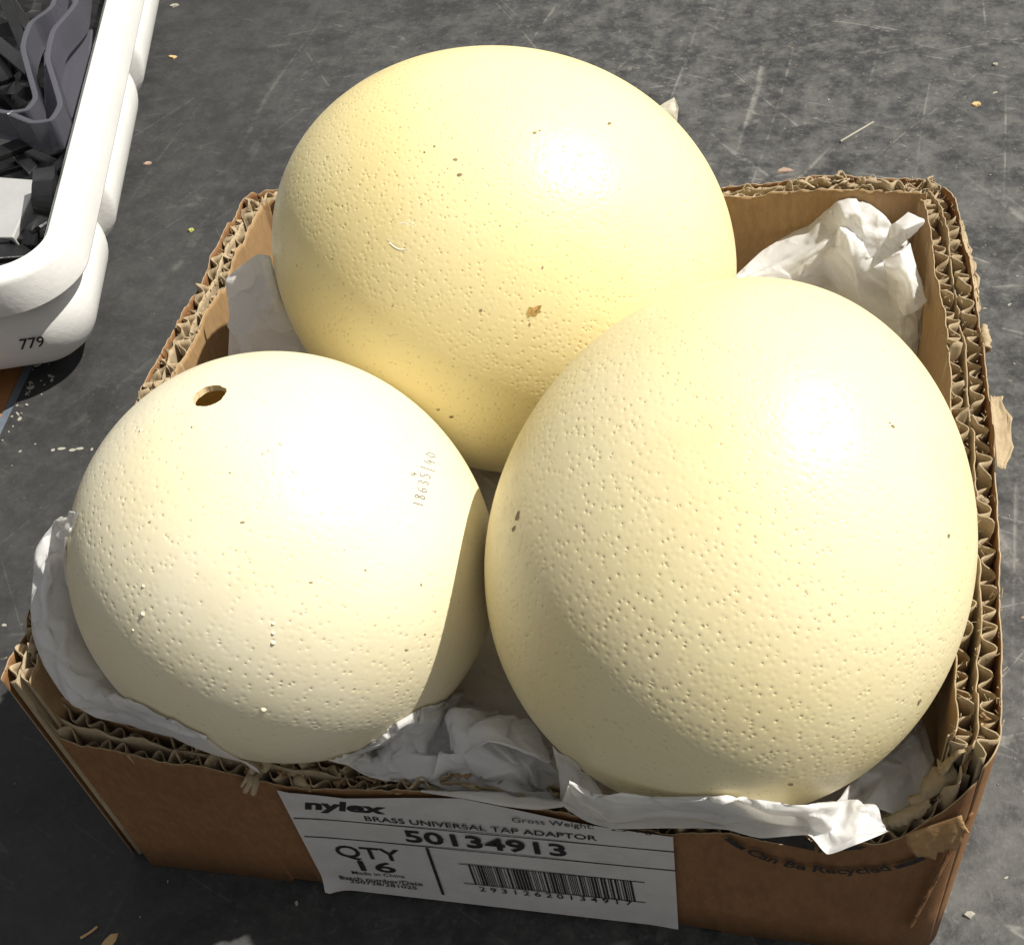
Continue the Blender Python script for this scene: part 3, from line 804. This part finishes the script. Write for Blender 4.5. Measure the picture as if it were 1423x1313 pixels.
Zp = lambda pts, z: [at_z(u, v, z) for u, v in pts]
YY = lambda pts: [at_y(u, v, y) for u, v, y in pts]
ZZ = lambda pts: [at_z(u, v, z) for u, v, z in pts]

# bed the eggs sit on
n = 90
gx, gy = np.meshgrid(np.linspace(-.134, .132, n), np.linspace(-.118, .120, n))
P = np.column_stack([gx.ravel(), gy.ravel(), np.full(n * n, .072)])
P[:, 2] += 0.020 * folds(P, 26, 3) + 0.010 * folds(P, 60, 4)
edge_d = np.minimum(np.minimum(P[:, 0] + .134, .132 - P[:, 0]), np.minimum(P[:, 1] + .118, .120 - P[:, 1]))
P[:, 2] += np.where(edge_d < .02, -(0.02 - edge_d) * 1.5, 0)
for k in EG: P = EG[k].push(P, 0.0004)
P[:, 2] = np.maximum(P[:, 2], Z0 + .008)
tissue('tissue_paper', 'shaded tissue paper bedding deep in the carton between and under the eggs', [(P, grid_faces(n, n))])

# in front of an egg: the point a little before the shell on the line of sight
def before(u, v, y, egg='right', gap=.002):
    d = ray(u, v); d = d / np.linalg.norm(d); p = at_y(u, v, y)
    for k in EG.values():
        ts = np.linspace(0.2, 0.7, 1500); i = k.inside(CAM + ts[:, None] * d - k.c)
        if i.any():
            h = CAM + d * (ts[np.argmax(i)] - gap)
            if np.linalg.norm(h - CAM) < np.linalg.norm(p - CAM): p = h
    return p
B = lambda pts, y, gap=.002: [before(u, v, y, gap=gap) for u, v in pts]
# T3 strip hugging the front-left egg
def bz(u, v, z, gap=.002):
    p = at_z(u, v, z); q = before(u, v, 0.5, gap=gap)
    return q if np.linalg.norm(q - CAM) < np.linalg.norm(p - CAM) else p
BZ = lambda pts, gap=.002: [bz(u, v, z, gap) for u, v, z in pts]
row0 = BZ([(104, 712, .130), (78, 722, .129), (50, 757, .127), (47, 800, .126), (44, 850, .124), (46, 880, .122), (62, 925, .118), (92, 972, .112), (132, 997, .105), (200, 1014, .094), (286, 1032, .084)])
row1 = BZ([(107, 712, .131), (88, 732, .133), (66, 768, .133), (62, 812, .132), (60, 858, .130), (66, 886, .128), (88, 930, .123), (118, 970, .116), (158, 986, .108), (222, 1004, .096), (288, 1029, .085)], .004)
row2 = BZ([(112, 712, .127), (100, 738, .128), (90, 775, .126), (88, 815, .126), (94, 855, .124), (108, 893, .121), (132, 930, .116), (156, 953, .111), (190, 974, .103), (240, 1000, .094), (290, 1024, .085)], .002)
row3 = [p + np.array([.006, .006, -.03]) for p in row2]
tissue('tissue_paper', 'strip of white tissue paper tucked between the drilled egg and the left rim', [sheet([row0, row1, row2, row3], 120, 40, .0022, 42, 11, gap=.0008)])

# T4 crumple at the front middle
r0 = B([(458, 1054), (500, 1074), (560, 1090), (620, 1098), (690, 1104), (775, 1119)], -.1285)
r1 = B([(470, 1048), (515, 1056), (560, 1050), (610, 1062), (650, 1056), (720, 1078), (790, 1112)], -.124)
r2 = B([(485, 1046), (530, 1034), (568, 1006), (612, 1020), (632, 992), (700, 1016), (768, 1050)], -.114)
r3 = B([(505, 1040), (548, 1006), (590, 982), (624, 968), (655, 990), (705, 998), (766, 1040)], -.104)
r4 = [p + np.array([0, .022, -.034]) for p in r3]
q0 = B([(596, 1092), (622, 1062), (676, 1030), (720, 1040), (766, 1062)], -.123)
q1 = B([(606, 1040), (630, 990), (690, 1000), (735, 1022), (770, 1044)], -.112)
q2 = B([(625, 975), (652, 976), (700, 990), (740, 1012), (772, 1040)], -.102)
g0 = B([(768, 1036), (774, 1060), (778, 1095), (779, 1120)], -.126)
g1 = B([(790, 1050), (802, 1070), (808, 1100), (812, 1130)], -.131)
g2 = B([(806, 1062), (826, 1085), (838, 1104), (850, 1132)], -.124)
w0 = YY([(585, 1100, -.1335), (640, 1109, -.1355), (700, 1121, -.137), (745, 1126, -.137), (782, 1122, -.136)])
w1 = YY([(585, 1098, -.1325), (640, 1101, -.1330), (700, 1108, -.1335), (745, 1115, -.1335), (782, 1117, -.133)])
w2 = YY([(585, 1096, -.127), (640, 1094, -.126), (700, 1099, -.126), (745, 1106, -.126), (782, 1112, -.126)])
tissue('tissue_paper', 'crumpled white tissue paper rising at the front middle above the label', [
    sheet([r0, r1, r2, r3, r4], 150, 100, .0040, 40, 21), sheet([q0, q1, q2], 90, 70, .0040, 44, 27), sheet([g0, g1, g2], 40, 30, .0012, 50, 29),
    sheet([w0, w1, w2], 60, 20, .0006, 30, 28)])

# T5 folded strip over the front rim
f0 = YY([(779, 1119, -.1375), (808, 1137, -.142), (853, 1150, -.145), (930, 1148, -.147), (1010, 1150, -.147), (1058, 1162, -.147), (1124, 1158, -.147), (1150, 1186, -.149), (1190, 1172, -.147), (1236, 1155, -.141)])
f1 = YY([(781, 1112, -.1355), (812, 1126, -.139), (855, 1138, -.142), (930, 1139, -.144), (1010, 1140, -.144), (1058, 1148, -.144), (1124, 1148, -.144), (1152, 1160, -.144), (1190, 1155, -.143), (1232, 1152, -.139)])
f2 = B([(786, 1100), (818, 1112), (858, 1118), (930, 1122), (1010, 1124), (1058, 1128), (1124, 1132)], -.1495, .006) + B([(1160, 1136), (1195, 1138), (1228, 1146)], -.1385, .004)
f3 = B([(792, 1085), (824, 1104), (862, 1103), (930, 1107), (1010, 1109), (1058, 1112), (1124, 1118)], -.1500, .004) + B([(1165, 1119), (1200, 1116), (1216, 1118)], -.1330, .004)
f4 = [p + np.array([0, .004, -.020]) for p in f3]
tissue('tissue_paper', 'folded strip of white tissue paper lying over the front rim below the largest egg', [sheet([f0, f1, f2, f3, f4], 130, 46, .0018, 40, 31)])

# T6 shaded sheet in the front right corner
s0 = ZZ([(1150, 1120, .080), (1215, 1118, .080), (1250, 1128, .080), (1290, 1122, .082)])
s1 = ZZ([(1170, 1105, .080), (1228, 1075, .082), (1262, 1070, .084), (1296, 1098, .084)])
s2 = ZZ([(1190, 1090, .078), (1240, 1040, .084), (1276, 1022, .088), (1290, 1070, .086)])
s3 = ZZ([(1200, 1060, .070), (1240, 1000, .074), (1270, 990, .076), (1288, 1040, .080)])
tissue('tissue_paper', 'shaded tissue paper in the front right corner beside the largest egg', [sheet([s0, s1, s2, s3], 60, 44, .0035, 44, 41)])

# T2 smooth grey sheet at the left between two eggs
a0 = X([(314, 384), (312, 412), (317, 450), (318, 500), (320, 540)], -.128)
a1 = X([(345, 364), (342, 400), (346, 440), (350, 490), (355, 540)], -.116)
a2 = X([(368, 355), (378, 390), (392, 430), (410, 480), (425, 530)], -.098)
a3 = [p + np.array([.004, .016, -.034]) for p in a2]
tissue('tissue_paper', 'smooth shaded sheet of tissue paper at the left between back egg and left wall', [sheet([a0, a1, a2, a3], 90, 70, .0052, 26, 52, nf=22)])

# T1 crumple in the back right corner
b0 = ZZ([(1015, 392, .095), (1060, 352, .098), (1118, 318, .102), (1140, 290, .108), (1172, 272, .112), (1200, 268, .113), (1226, 290, .110), (1240, 325, .106)])
b1 = ZZ([(1030, 398, .098), (1075, 368, .102), (1128, 335, .110), (1160, 308, .118), (1190, 298, .122), (1212, 306, .120), (1232, 326, .115), (1255, 345, .108)])
b2 = ZZ([(1050, 402, .094), (1100, 378, .099), (1135, 362, .106), (1165, 350, .113), (1195, 350, .114), (1220, 352, .113), (1245, 358, .110), (1268, 375, .104)])
b3 = ZZ([(1070, 420, .085), (1110, 400, .090), (1150, 392, .092), (1180, 395, .095), (1205, 400, .098), (1235, 405, .100), (1262, 410, .100), (1282, 410, .096)])
b4 = ZZ([(1100, 450, .075), (1140, 440, .078), (1170, 440, .080), (1200, 445, .082), (1225, 450, .085), (1250, 460, .088), (1268, 465, .088), (1280, 470, .086)])
b5 = ZZ([(1120, 490, .06), (1160, 490, .062), (1190, 490, .064), (1215, 495, .068), (1240, 500, .07), (1260, 505, .072), (1272, 510, .072), (1280, 512, .072)])
c0 = ZZ([(1224, 318, .116), (1243, 308, .122), (1262, 295, .124)])
c1 = ZZ([(1236, 332, .118), (1256, 318, .125), (1284, 305, .124)])
c2 = ZZ([(1242, 348, .112), (1262, 332, .116), (1278, 322, .118)])
d0 = ZZ([(1225, 360, .112), (1250, 350, .118), (1264, 336, .118)])
d1 = ZZ([(1238, 395, .110), (1262, 385, .119), (1284, 400, .112)])
d2 = ZZ([(1256, 440, .104), (1274, 430, .106), (1287, 415, .106)])
tissue('tissue_paper', 'crumpled white tissue paper filling the back right corner, brightly lit', [
    sheet([b0, b1, b2, b3, b4, b5], 150, 110, .0055, 34, 61, gap=.001), sheet([c0, c1, c2], 30, 24, .0018, 60, 63), sheet([d0, d1, d2], 36, 30, .0026, 55, 65)])

# T7 corner of a sheet sticking up behind the back egg
h0 = Y([(890, 172), (912, 148), (936, 135)], .128); h1 = Y([(895, 200), (925, 165), (943, 150)], .131); h2 = Y([(890, 260), (920, 220), (938, 184)], .124)
tissue('tissue_paper', 'small corner of tissue paper sticking up behind the back egg', [sheet([h0, h1, h2], 30, 24, .001, 60, 71)])

# ------------------------------------------------------------------ white tub at the upper left
ZR = 0.075
P1, P2, F1_ = at_z(172, 0, ZR)[:2], at_z(98, 312, ZR)[:2], at_z(0, 389, ZR)[:2]
ud = (P1 - P2) / np.linalg.norm(P1 - P2); vd = np.array([-ud[1], ud[0]])      # away / left
k_ = np.linalg.solve(np.column_stack([ud, -vd]), F1_ - P2); corner = P2 + ud * k_[0]
TU, TV = 0.46, 0.34
tub = thing('plastic_tub', 'white plastic tub with scalloped sides and stamped number at the upper left', 'tub', (*(corner + ud * TU / 2 + vd * TV / 2), Z0))
def outline(inset, r, n=26):
    """rounded rectangle in tub axes, with arc length and outward normals"""
    pts, nr = [], []
    u0, u1, v0, v1 = inset, TU - inset, inset, TV - inset
    def seg(a, b, nn):
        a, b = np.array(a), np.array(b); m = max(2, int(np.linalg.norm(b - a) / .003))
        for t in np.linspace(0, 1, m, endpoint=False): pts.append(a + (b - a) * t); nr.append(np.array(nn, float))
    def cor(cu, cv, a0):
        for t in np.linspace(0, pi / 2, n, endpoint=False):
            d = np.array([math.cos(a0 + t), math.sin(a0 + t)]); pts.append(np.array([cu, cv]) + d * r); nr.append(d)
    seg((u0 + r, v0), (u1 - r, v0), (0, -1)); cor(u1 - r, v0 + r, -pi / 2)
    seg((u1, v0 + r), (u1, v1 - r), (1, 0)); cor(u1 - r, v1 - r, 0)
    seg((u1 - r, v1), (u0 + r, v1), (0, 1)); cor(u0 + r, v1 - r, pi / 2)
    seg((u0, v1 - r), (u0, v0 + r), (-1, 0)); cor(u0 + r, v0 + r, pi)
    return np.array(pts), np.array(nr)
base_pts, base_nrm = outline(0.0, 0.036)
def tub_ring(off, z):
    p = base_pts + base_nrm * (off[:, None] if isinstance(off, np.ndarray) else off)
    w = corner + p[:, :1] * ud + p[:, 1:] * vd
    return np.column_stack([w, np.full(len(w), z)])
nb = len(base_pts)
def tub_mesh(name, prof, mat, parent, extra=None, cap=False):
    V = np.concatenate([tub_ring(o, z) for o, z in prof]); F = grid_faces(len(prof), nb, 0, True)
    if cap: F.append(tuple(range((len(prof) - 1) * nb, len(prof) * nb)))
    return mesh_obj(name, V, F, mat, parent)
tub_mesh('rim', [(-.0120, ZR - .030), (-.0121, ZR - .003), (-.0120, ZR - .0008), (-.0114, ZR - .0002), (-.0105, ZR), (-.0022, ZR - .0010), (-.0010, ZR - .0016), (-.0002, ZR - .0028),
                 (.0002, ZR - .0045), (.0020, ZR - .0205), (.0018, ZR - .0215), (.0012, ZR - .0218), (.0002, ZR - .0216), (-.0004, ZR - .018)], M['tub'], tub)
# body: scalloped lobes on the long sides
u_of = base_pts[:, 0]; on_side = np.clip(np.abs(base_nrm[:, 1]), 0, 1)
lob = np.zeros(nb)
PITCH = 0.157
phase = (u_of - 0.105) / PITCH
fr_ = phase - np.floor(phase)
shape = np.clip((np.minimum(fr_, 1 - fr_) - .03) / 0.085, 0, 1); shape = shape * shape * (3 - 2 * shape)
lob = np.where((on_side > .5) & (u_of > .05), shape, 1.0)
prof = []
for q in np.linspace(0, 1, 14):
    z = ZR - .012 + (Z0 + .001 - (ZR - .012)) * q
    inset = -.008 - .004 * q - 0.016 * max(0, (q - .72) / .28) ** 2
    bulge = 0.0175 * lob * (math.sin(pi * min(1, q * 1.05)) ** 0.7 if q < .95 else math.sin(pi * .9975) ** .7)
    prof.append((inset + bulge - .012, z))
prof.append((np.full(nb, -.05), Z0 + .0006))
tub_mesh('body', prof, M['tub'], tub)
inner = [(np.full(nb, -.0121), ZR - .0285), (np.full(nb, -.018), ZR - .034), (np.full(nb, -.024), Z0 + .012), (np.full(nb, -.034), Z0 + .006)]
tub_mesh('inner_tray', inner, M['tub'], tub, cap=True)
# stamped number on the front face
nb_ = MB(); vv, ff = text_mesh('779', 1.0, .012)
fpl, fpr = (28, 486), (62, 481)
def front_hit(u, v):       # on the bulged front face of the body
    best = None; d = ray(u, v)
    # march to the tub's front surface
    for t in np.linspace(.55, .85, 1500):
        p = CAM + d * t; q = p[:2] - corner; uu = q @ ud
        zz = p[2]; qv = (ZR - .012 - zz) / (ZR - .012 - (Z0 + .001))
        if 0 <= qv <= 1:
            ins = -.020 - .004 * qv - 0.016 * max(0, (qv - .72) / .28) ** 2 + .0175 * math.sin(pi * min(1, qv * 1.05)) ** .7
            if uu > -ins - .0006: return p
    return p
xx0, xx1 = vv[:, 0].min(), vv[:, 0].max()
pts = []
for p in vv:
    t = (p[0] - xx0) / (xx1 - xx0); h = p[1] / .69
    pts.append(front_hit(fpl[0] + (fpr[0] - fpl[0]) * t - 1.5 * h, fpl[1] + (fpr[1] - fpl[1]) * t - 14 * h))
nb_.add(pts, ff); nb_.build('stamped_number', M['ink'], tub)

# things lying in the tub
def tz(u, v, z): return at_z(u, v, z)
def ribbon(name, label, cat, pxz, width, thick, mat, group=None, up=(0, 0, 1), bev=0.0006, n=50):
    c = catmull([tz(*q) for q in pxz], n); t = np.gradient(c, axis=0); t /= np.linalg.norm(t, axis=1)[:, None]
    up = np.array(up, float); b = np.cross(t, up); b /= np.linalg.norm(b, axis=1)[:, None]; nn = np.cross(b, t)
    V = []
    for i in range(n):
        for x_, y_ in ((-1, -1), (1, -1), (1, 1), (-1, 1)): V.append(c[i] + b[i] * x_ * thick / 2 + nn[i] * y_ * width / 2)
    F = grid_faces(n, 4, 0, True) + [(3, 2, 1, 0), tuple((n - 1) * 4 + k for k in range(4))]
    o = mesh_obj(name, V, F, mat, None, False); bevel(o, bev); tag(o, label, cat, group); return o
ribbon('curved_plastic_clip', 'smoky clear curved plastic clip lying against the right side of the white tub', 'plastic part',
       [(118, -20, .062), (112, 25, .062), (82, 62, .060), (74, 100, .058), (84, 135, .056), (92, 165, .055), (80, 186, .054), (55, 190, .053), (25, 178, .052)], .020, .0034, M['clear'], 'smoky plastic clips in the tub')
ribbon('curved_plastic_clip', 'smoky clear curved plastic clip beside the black strips, left one of two', 'plastic part',
       [(100, -30, .058), (80, 28, .058), (50, 52, .056), (40, 85, .056), (50, 125, .055), (58, 155, .054), (46, 172, .053), (20, 176, .052), (-15, 170, .05)], .020, .0034, M['clear'], 'smoky plastic clips in the tub')
def plate(name, label, cat, px4, thick, mat, group=None, bev=.0008):
    P = np.array([tz(*q) for q in px4]); n = np.cross(P[1] - P[0], P[3] - P[0]); n /= np.linalg.norm(n)
    if n[2] < 0: n = -n
    V = list(P) + list(P - n * thick)
    o = mesh_obj(name, V, [(0, 1, 2, 3), (7, 6, 5, 4), (0, 4, 5, 1), (1, 5, 6, 2), (2, 6, 7, 3), (3, 7, 4, 0)], mat, None, False)
    bm = bmesh.new(); bm.from_mesh(o.data); bmesh.ops.recalc_face_normals(bm, faces=bm.faces); bm.to_mesh(o.data); bm.free()
    bevel(o, bev); tag(o, label, cat, group); return o
plate('flat_clear_panel', 'flat smoky clear plastic panel under the curved clips in the white tub', 'plastic part',
      [(60, 60, .045), (128, 40, .05), (118, 150, .045), (62, 190, .04)], .002, M['clear'])
plate('silver_box', 'small satin silver box in the front corner of the white tub', 'box',
      [(-40, 243, .040), (52, 250, .044), (18, 330, .040), (-60, 330, .036)], .022, M['silver'])
gb = 'black plastic strips jumbled in the tub'
lb = 'black plastic strip in the jumble inside the white tub'
for q in (((0, -20), (35, 70), 16), ((14, 0), (55, 60), 14), ((-20, 45), (40, 95), 18), ((-10, 110), (50, 60), 15), ((0, 190), (45, 235), 16), ((-20, 240), (95, 205), 8),
          ((20, 200), (90, 232), 12), ((-15, 215), (60, 185), 14), ((95, 215), (118, 120), 12), ((-30, 10), (10, 110), 20), ((60, 250), (98, 210), 12), ((-20, 350), (60, 345), 20),
          ((-30, 335), (70, 318), 14), ((75, 240), (66, 340), 22)):
    (u0, v0), (u1, v1), w = q
    z0_ = random.uniform(.028, .046); z1_ = random.uniform(.028, .046)
    d = np.array([u1 - u0, v1 - v0], float); nrm_ = np.array([-d[1], d[0]]) / np.linalg.norm(d) * w / 2
    plate('black_plastic_strip', lb, 'plastic part', [(u0 - nrm_[0], v0 - nrm_[1], z0_), (u1 - nrm_[0], v1 - nrm_[1], z1_), (u1 + nrm_[0], v1 + nrm_[1], z1_), (u0 + nrm_[0], v0 + nrm_[1], z0_)], .004, M['black'], gb)
ribbon('black_bracket', 'black bracket hooked over the silver box in the white tub', 'plastic part', [(64, 245, .052), (64, 262, .056), (64, 280, .054), (66, 292, .048)], .012, .010, M['black'], None, up=(1, 0, 0))
ribbon('round_black_block', 'round black block in the front corner of the white tub', 'plastic part', [(46, 345, .046), (52, 325, .050), (62, 318, .052), (68, 330, .048), (60, 345, .042)], .010, .008, M['black'], None, bev=.002)
mb = MB()
gx_ = np.linspace(.03, TU - .03, 40); gy_ = np.linspace(.03, TV - .03, 30); vs = []
for a in gx_:
    for b in gy_:
        w = corner + ud * a + vd * b; vs.append((w[0], w[1], Z0 + .022 + .010 * noise.noise(Vector((w[0] * 60, w[1] * 60, 2)))))
mb.add(vs, grid_faces(40, 30)); o = mb.build('black_plastic_scrap', M['black'])
tag(o, 'layer of small black plastic scrap covering the floor of the white tub', 'plastic scrap'); o['kind'] = 'stuff'

# ------------------------------------------------------------------ bits lying on the table
def flake(buf, p, r, h, seed, stretch=1.0, ang=0.0):
    rr = np.random.default_rng(seed); n = 7; top = []; bot = []
    for k in range(n):
        t = 2 * pi * k / n; j = rr.uniform(.6, 1.2); x_, y_ = math.cos(t) * r * j * stretch, math.sin(t) * r * j
        x_, y_ = x_ * math.cos(ang) - y_ * math.sin(ang), x_ * math.sin(ang) + y_ * math.cos(ang)
        top.append((p[0] + x_ * .8, p[1] + y_ * .8, Z0 + h * rr.uniform(.7, 1.2))); bot.append((p[0] + x_, p[1] + y_, Z0 + .0001))
    buf.add(top + bot, [tuple(range(n))] + [(k, n + k, n + (k + 1) % n, (k + 1) % n) for k in range(n)])
def single(name, label, cat, u, v, r, h, mat, stretch=1.0, ang=0.0, seed=1):
    b = MB(); p = at_z(u, v, Z0); flake(b, p, r, h, seed, stretch, ang); o = b.build(name, M[mat]); tag(o, label, cat); return o
single('wood_chip', 'tiny orange wood chip on the table at the upper right', 'chip', 1356, 146, .0022, .0012, 'chip_tan', 1.9, .3, 2)
single('wood_chip', 'tan wood chip on the table beside the white tub', 'chip', 240, 80, .0022, .0010, 'chip_tan', 2.0, -.4, 3)
single('wood_chip', 'pale chip on the table at the top edge near the white tub', 'chip', 242, 9, .0022, .0014, 'chip_pale', 1.6, .3, 4)
single('green_crumb', 'small green crumb on the table left of the carton', 'crumb', 265, 321, .0018, .0014, 'chip_green', 1.2, .5, 5)
single('cardboard_crumb', 'pinkish cardboard crumb on the table behind the carton', 'crumb', 1092, 238, .0030, .0008, 'chip_pink', 1.8, .1, 6)
single('cardboard_crumb', 'pink cardboard crumb beside the tub lobes', 'crumb', 205, 228, .0022, .0009, 'chip_pink', 1.4, .1, 7)
single('pale_crumb', 'pale crumb on the table at the right edge of the picture', 'crumb', 1383, 91, .0018, .0012, 'chip_pale', 1.4, .4, 8)
single('pale_crumb', 'pale crumb on the table below the carton corner at lower right', 'crumb', 1347, 1272, .0016, .0010, 'chip_pale', 1.4, .4, 9)
single('pale_flake', 'pale flake on the dark table at the bottom left corner', 'flake', 152, 1308, .0022, .0012, 'chip_tan', 1.6, 1.0, 10)
b = MB(); b.tube([at_z(1168, 197, Z0 + .0006), at_z(1190, 184, Z0 + .0008), at_z(1214, 170, Z0 + .0006)], .0007, 5); o = b.build('straw_fragment', M['chip_pale']); tag(o, 'thin straw fragment on the table behind the carton', 'straw')
b = MB(); b.tube([at_z(112, 1303, Z0 + .0005), at_z(125, 1295, Z0 + .0007), at_z(135, 1287, Z0 + .0005)], .0005, 5); o = b.build('straw_fragment', M['chip_tan']); tag(o, 'short tan straw fragment on the table at the bottom left', 'straw')
b = MB()
for u, v, l in ((74, 626, 3), (86, 624, 6), (101, 626, 5), (111, 624, 6), (128, 625, 2)):
    p, q = at_z(u - l, v, Z0)[:2], at_z(u + l, v - .5, Z0)[:2]; c_ = (p + q) / 2; dd = (q - p) / 2; nn_ = np.array([-dd[1], dd[0]]); nn_ = nn_ / np.linalg.norm(nn_) * .0011
    ring_ = [c_ + dd * math.cos(t) * random.uniform(.85, 1.1) + nn_ * math.sin(t) * random.uniform(.8, 1.1) for t in np.linspace(0, 2 * pi, 10, endpoint=False)]
    b.add([(x_[0], x_[1], Z0 + .0003) for x_ in ring_], [tuple(range(10))])
b.build('chalk_dashes', M['chip_pale'], table)
b = MB(); rr = np.random.default_rng(77)
for k in range(80):
    y_ = rr.uniform(-.02, .16); ex = edge(y_, 0)[0] + abs(rr.normal(0, .007)) + .001
    flake(b, (ex, y_), float(np.clip(rr.lognormal(-7.6, .5), .0002, .0016)), .0005, k, rr.uniform(1, 2), rr.uniform(0, 3))
o = b.build('edge_dust', M['chip_pale']); o['kind'] = 'stuff'; tag(o, 'pale dust and grit gathered along the left table edge', 'dust')
for i, (mat, cnt) in enumerate((('chip_pale', 140), ('chip_pink', 24), ('chip_tan', 18))):
    b = MB(); rr = np.random.default_rng(300 + i)
    for k in range(cnt):
        u, v = rr.uniform(-40, 1463), rr.uniform(-40, 1353)
        if rr.random() < .35: u, v = rr.uniform(1200, 1463), rr.uniform(-30, 1340)
        p = at_z(u, v, Z0)
        if abs(p[0]) < HX + .012 and abs(p[1]) < HY + .004: continue
        if p[0] < -.29: continue
        flake(b, p, float(np.clip(rr.lognormal(-7.9, .45), .0002, .0011)), .0004, k, rr.uniform(1, 2.6), rr.uniform(0, 3.1))
    o = b.build('table_crumbs', M[mat]); o['kind'] = 'stuff'
    tag(o, ('fine pale dust and crumbs scattered over the dark table', 'fine pinkish cardboard crumbs scattered over the dark table', 'fine tan crumbs scattered over the dark table')[i], 'crumbs')
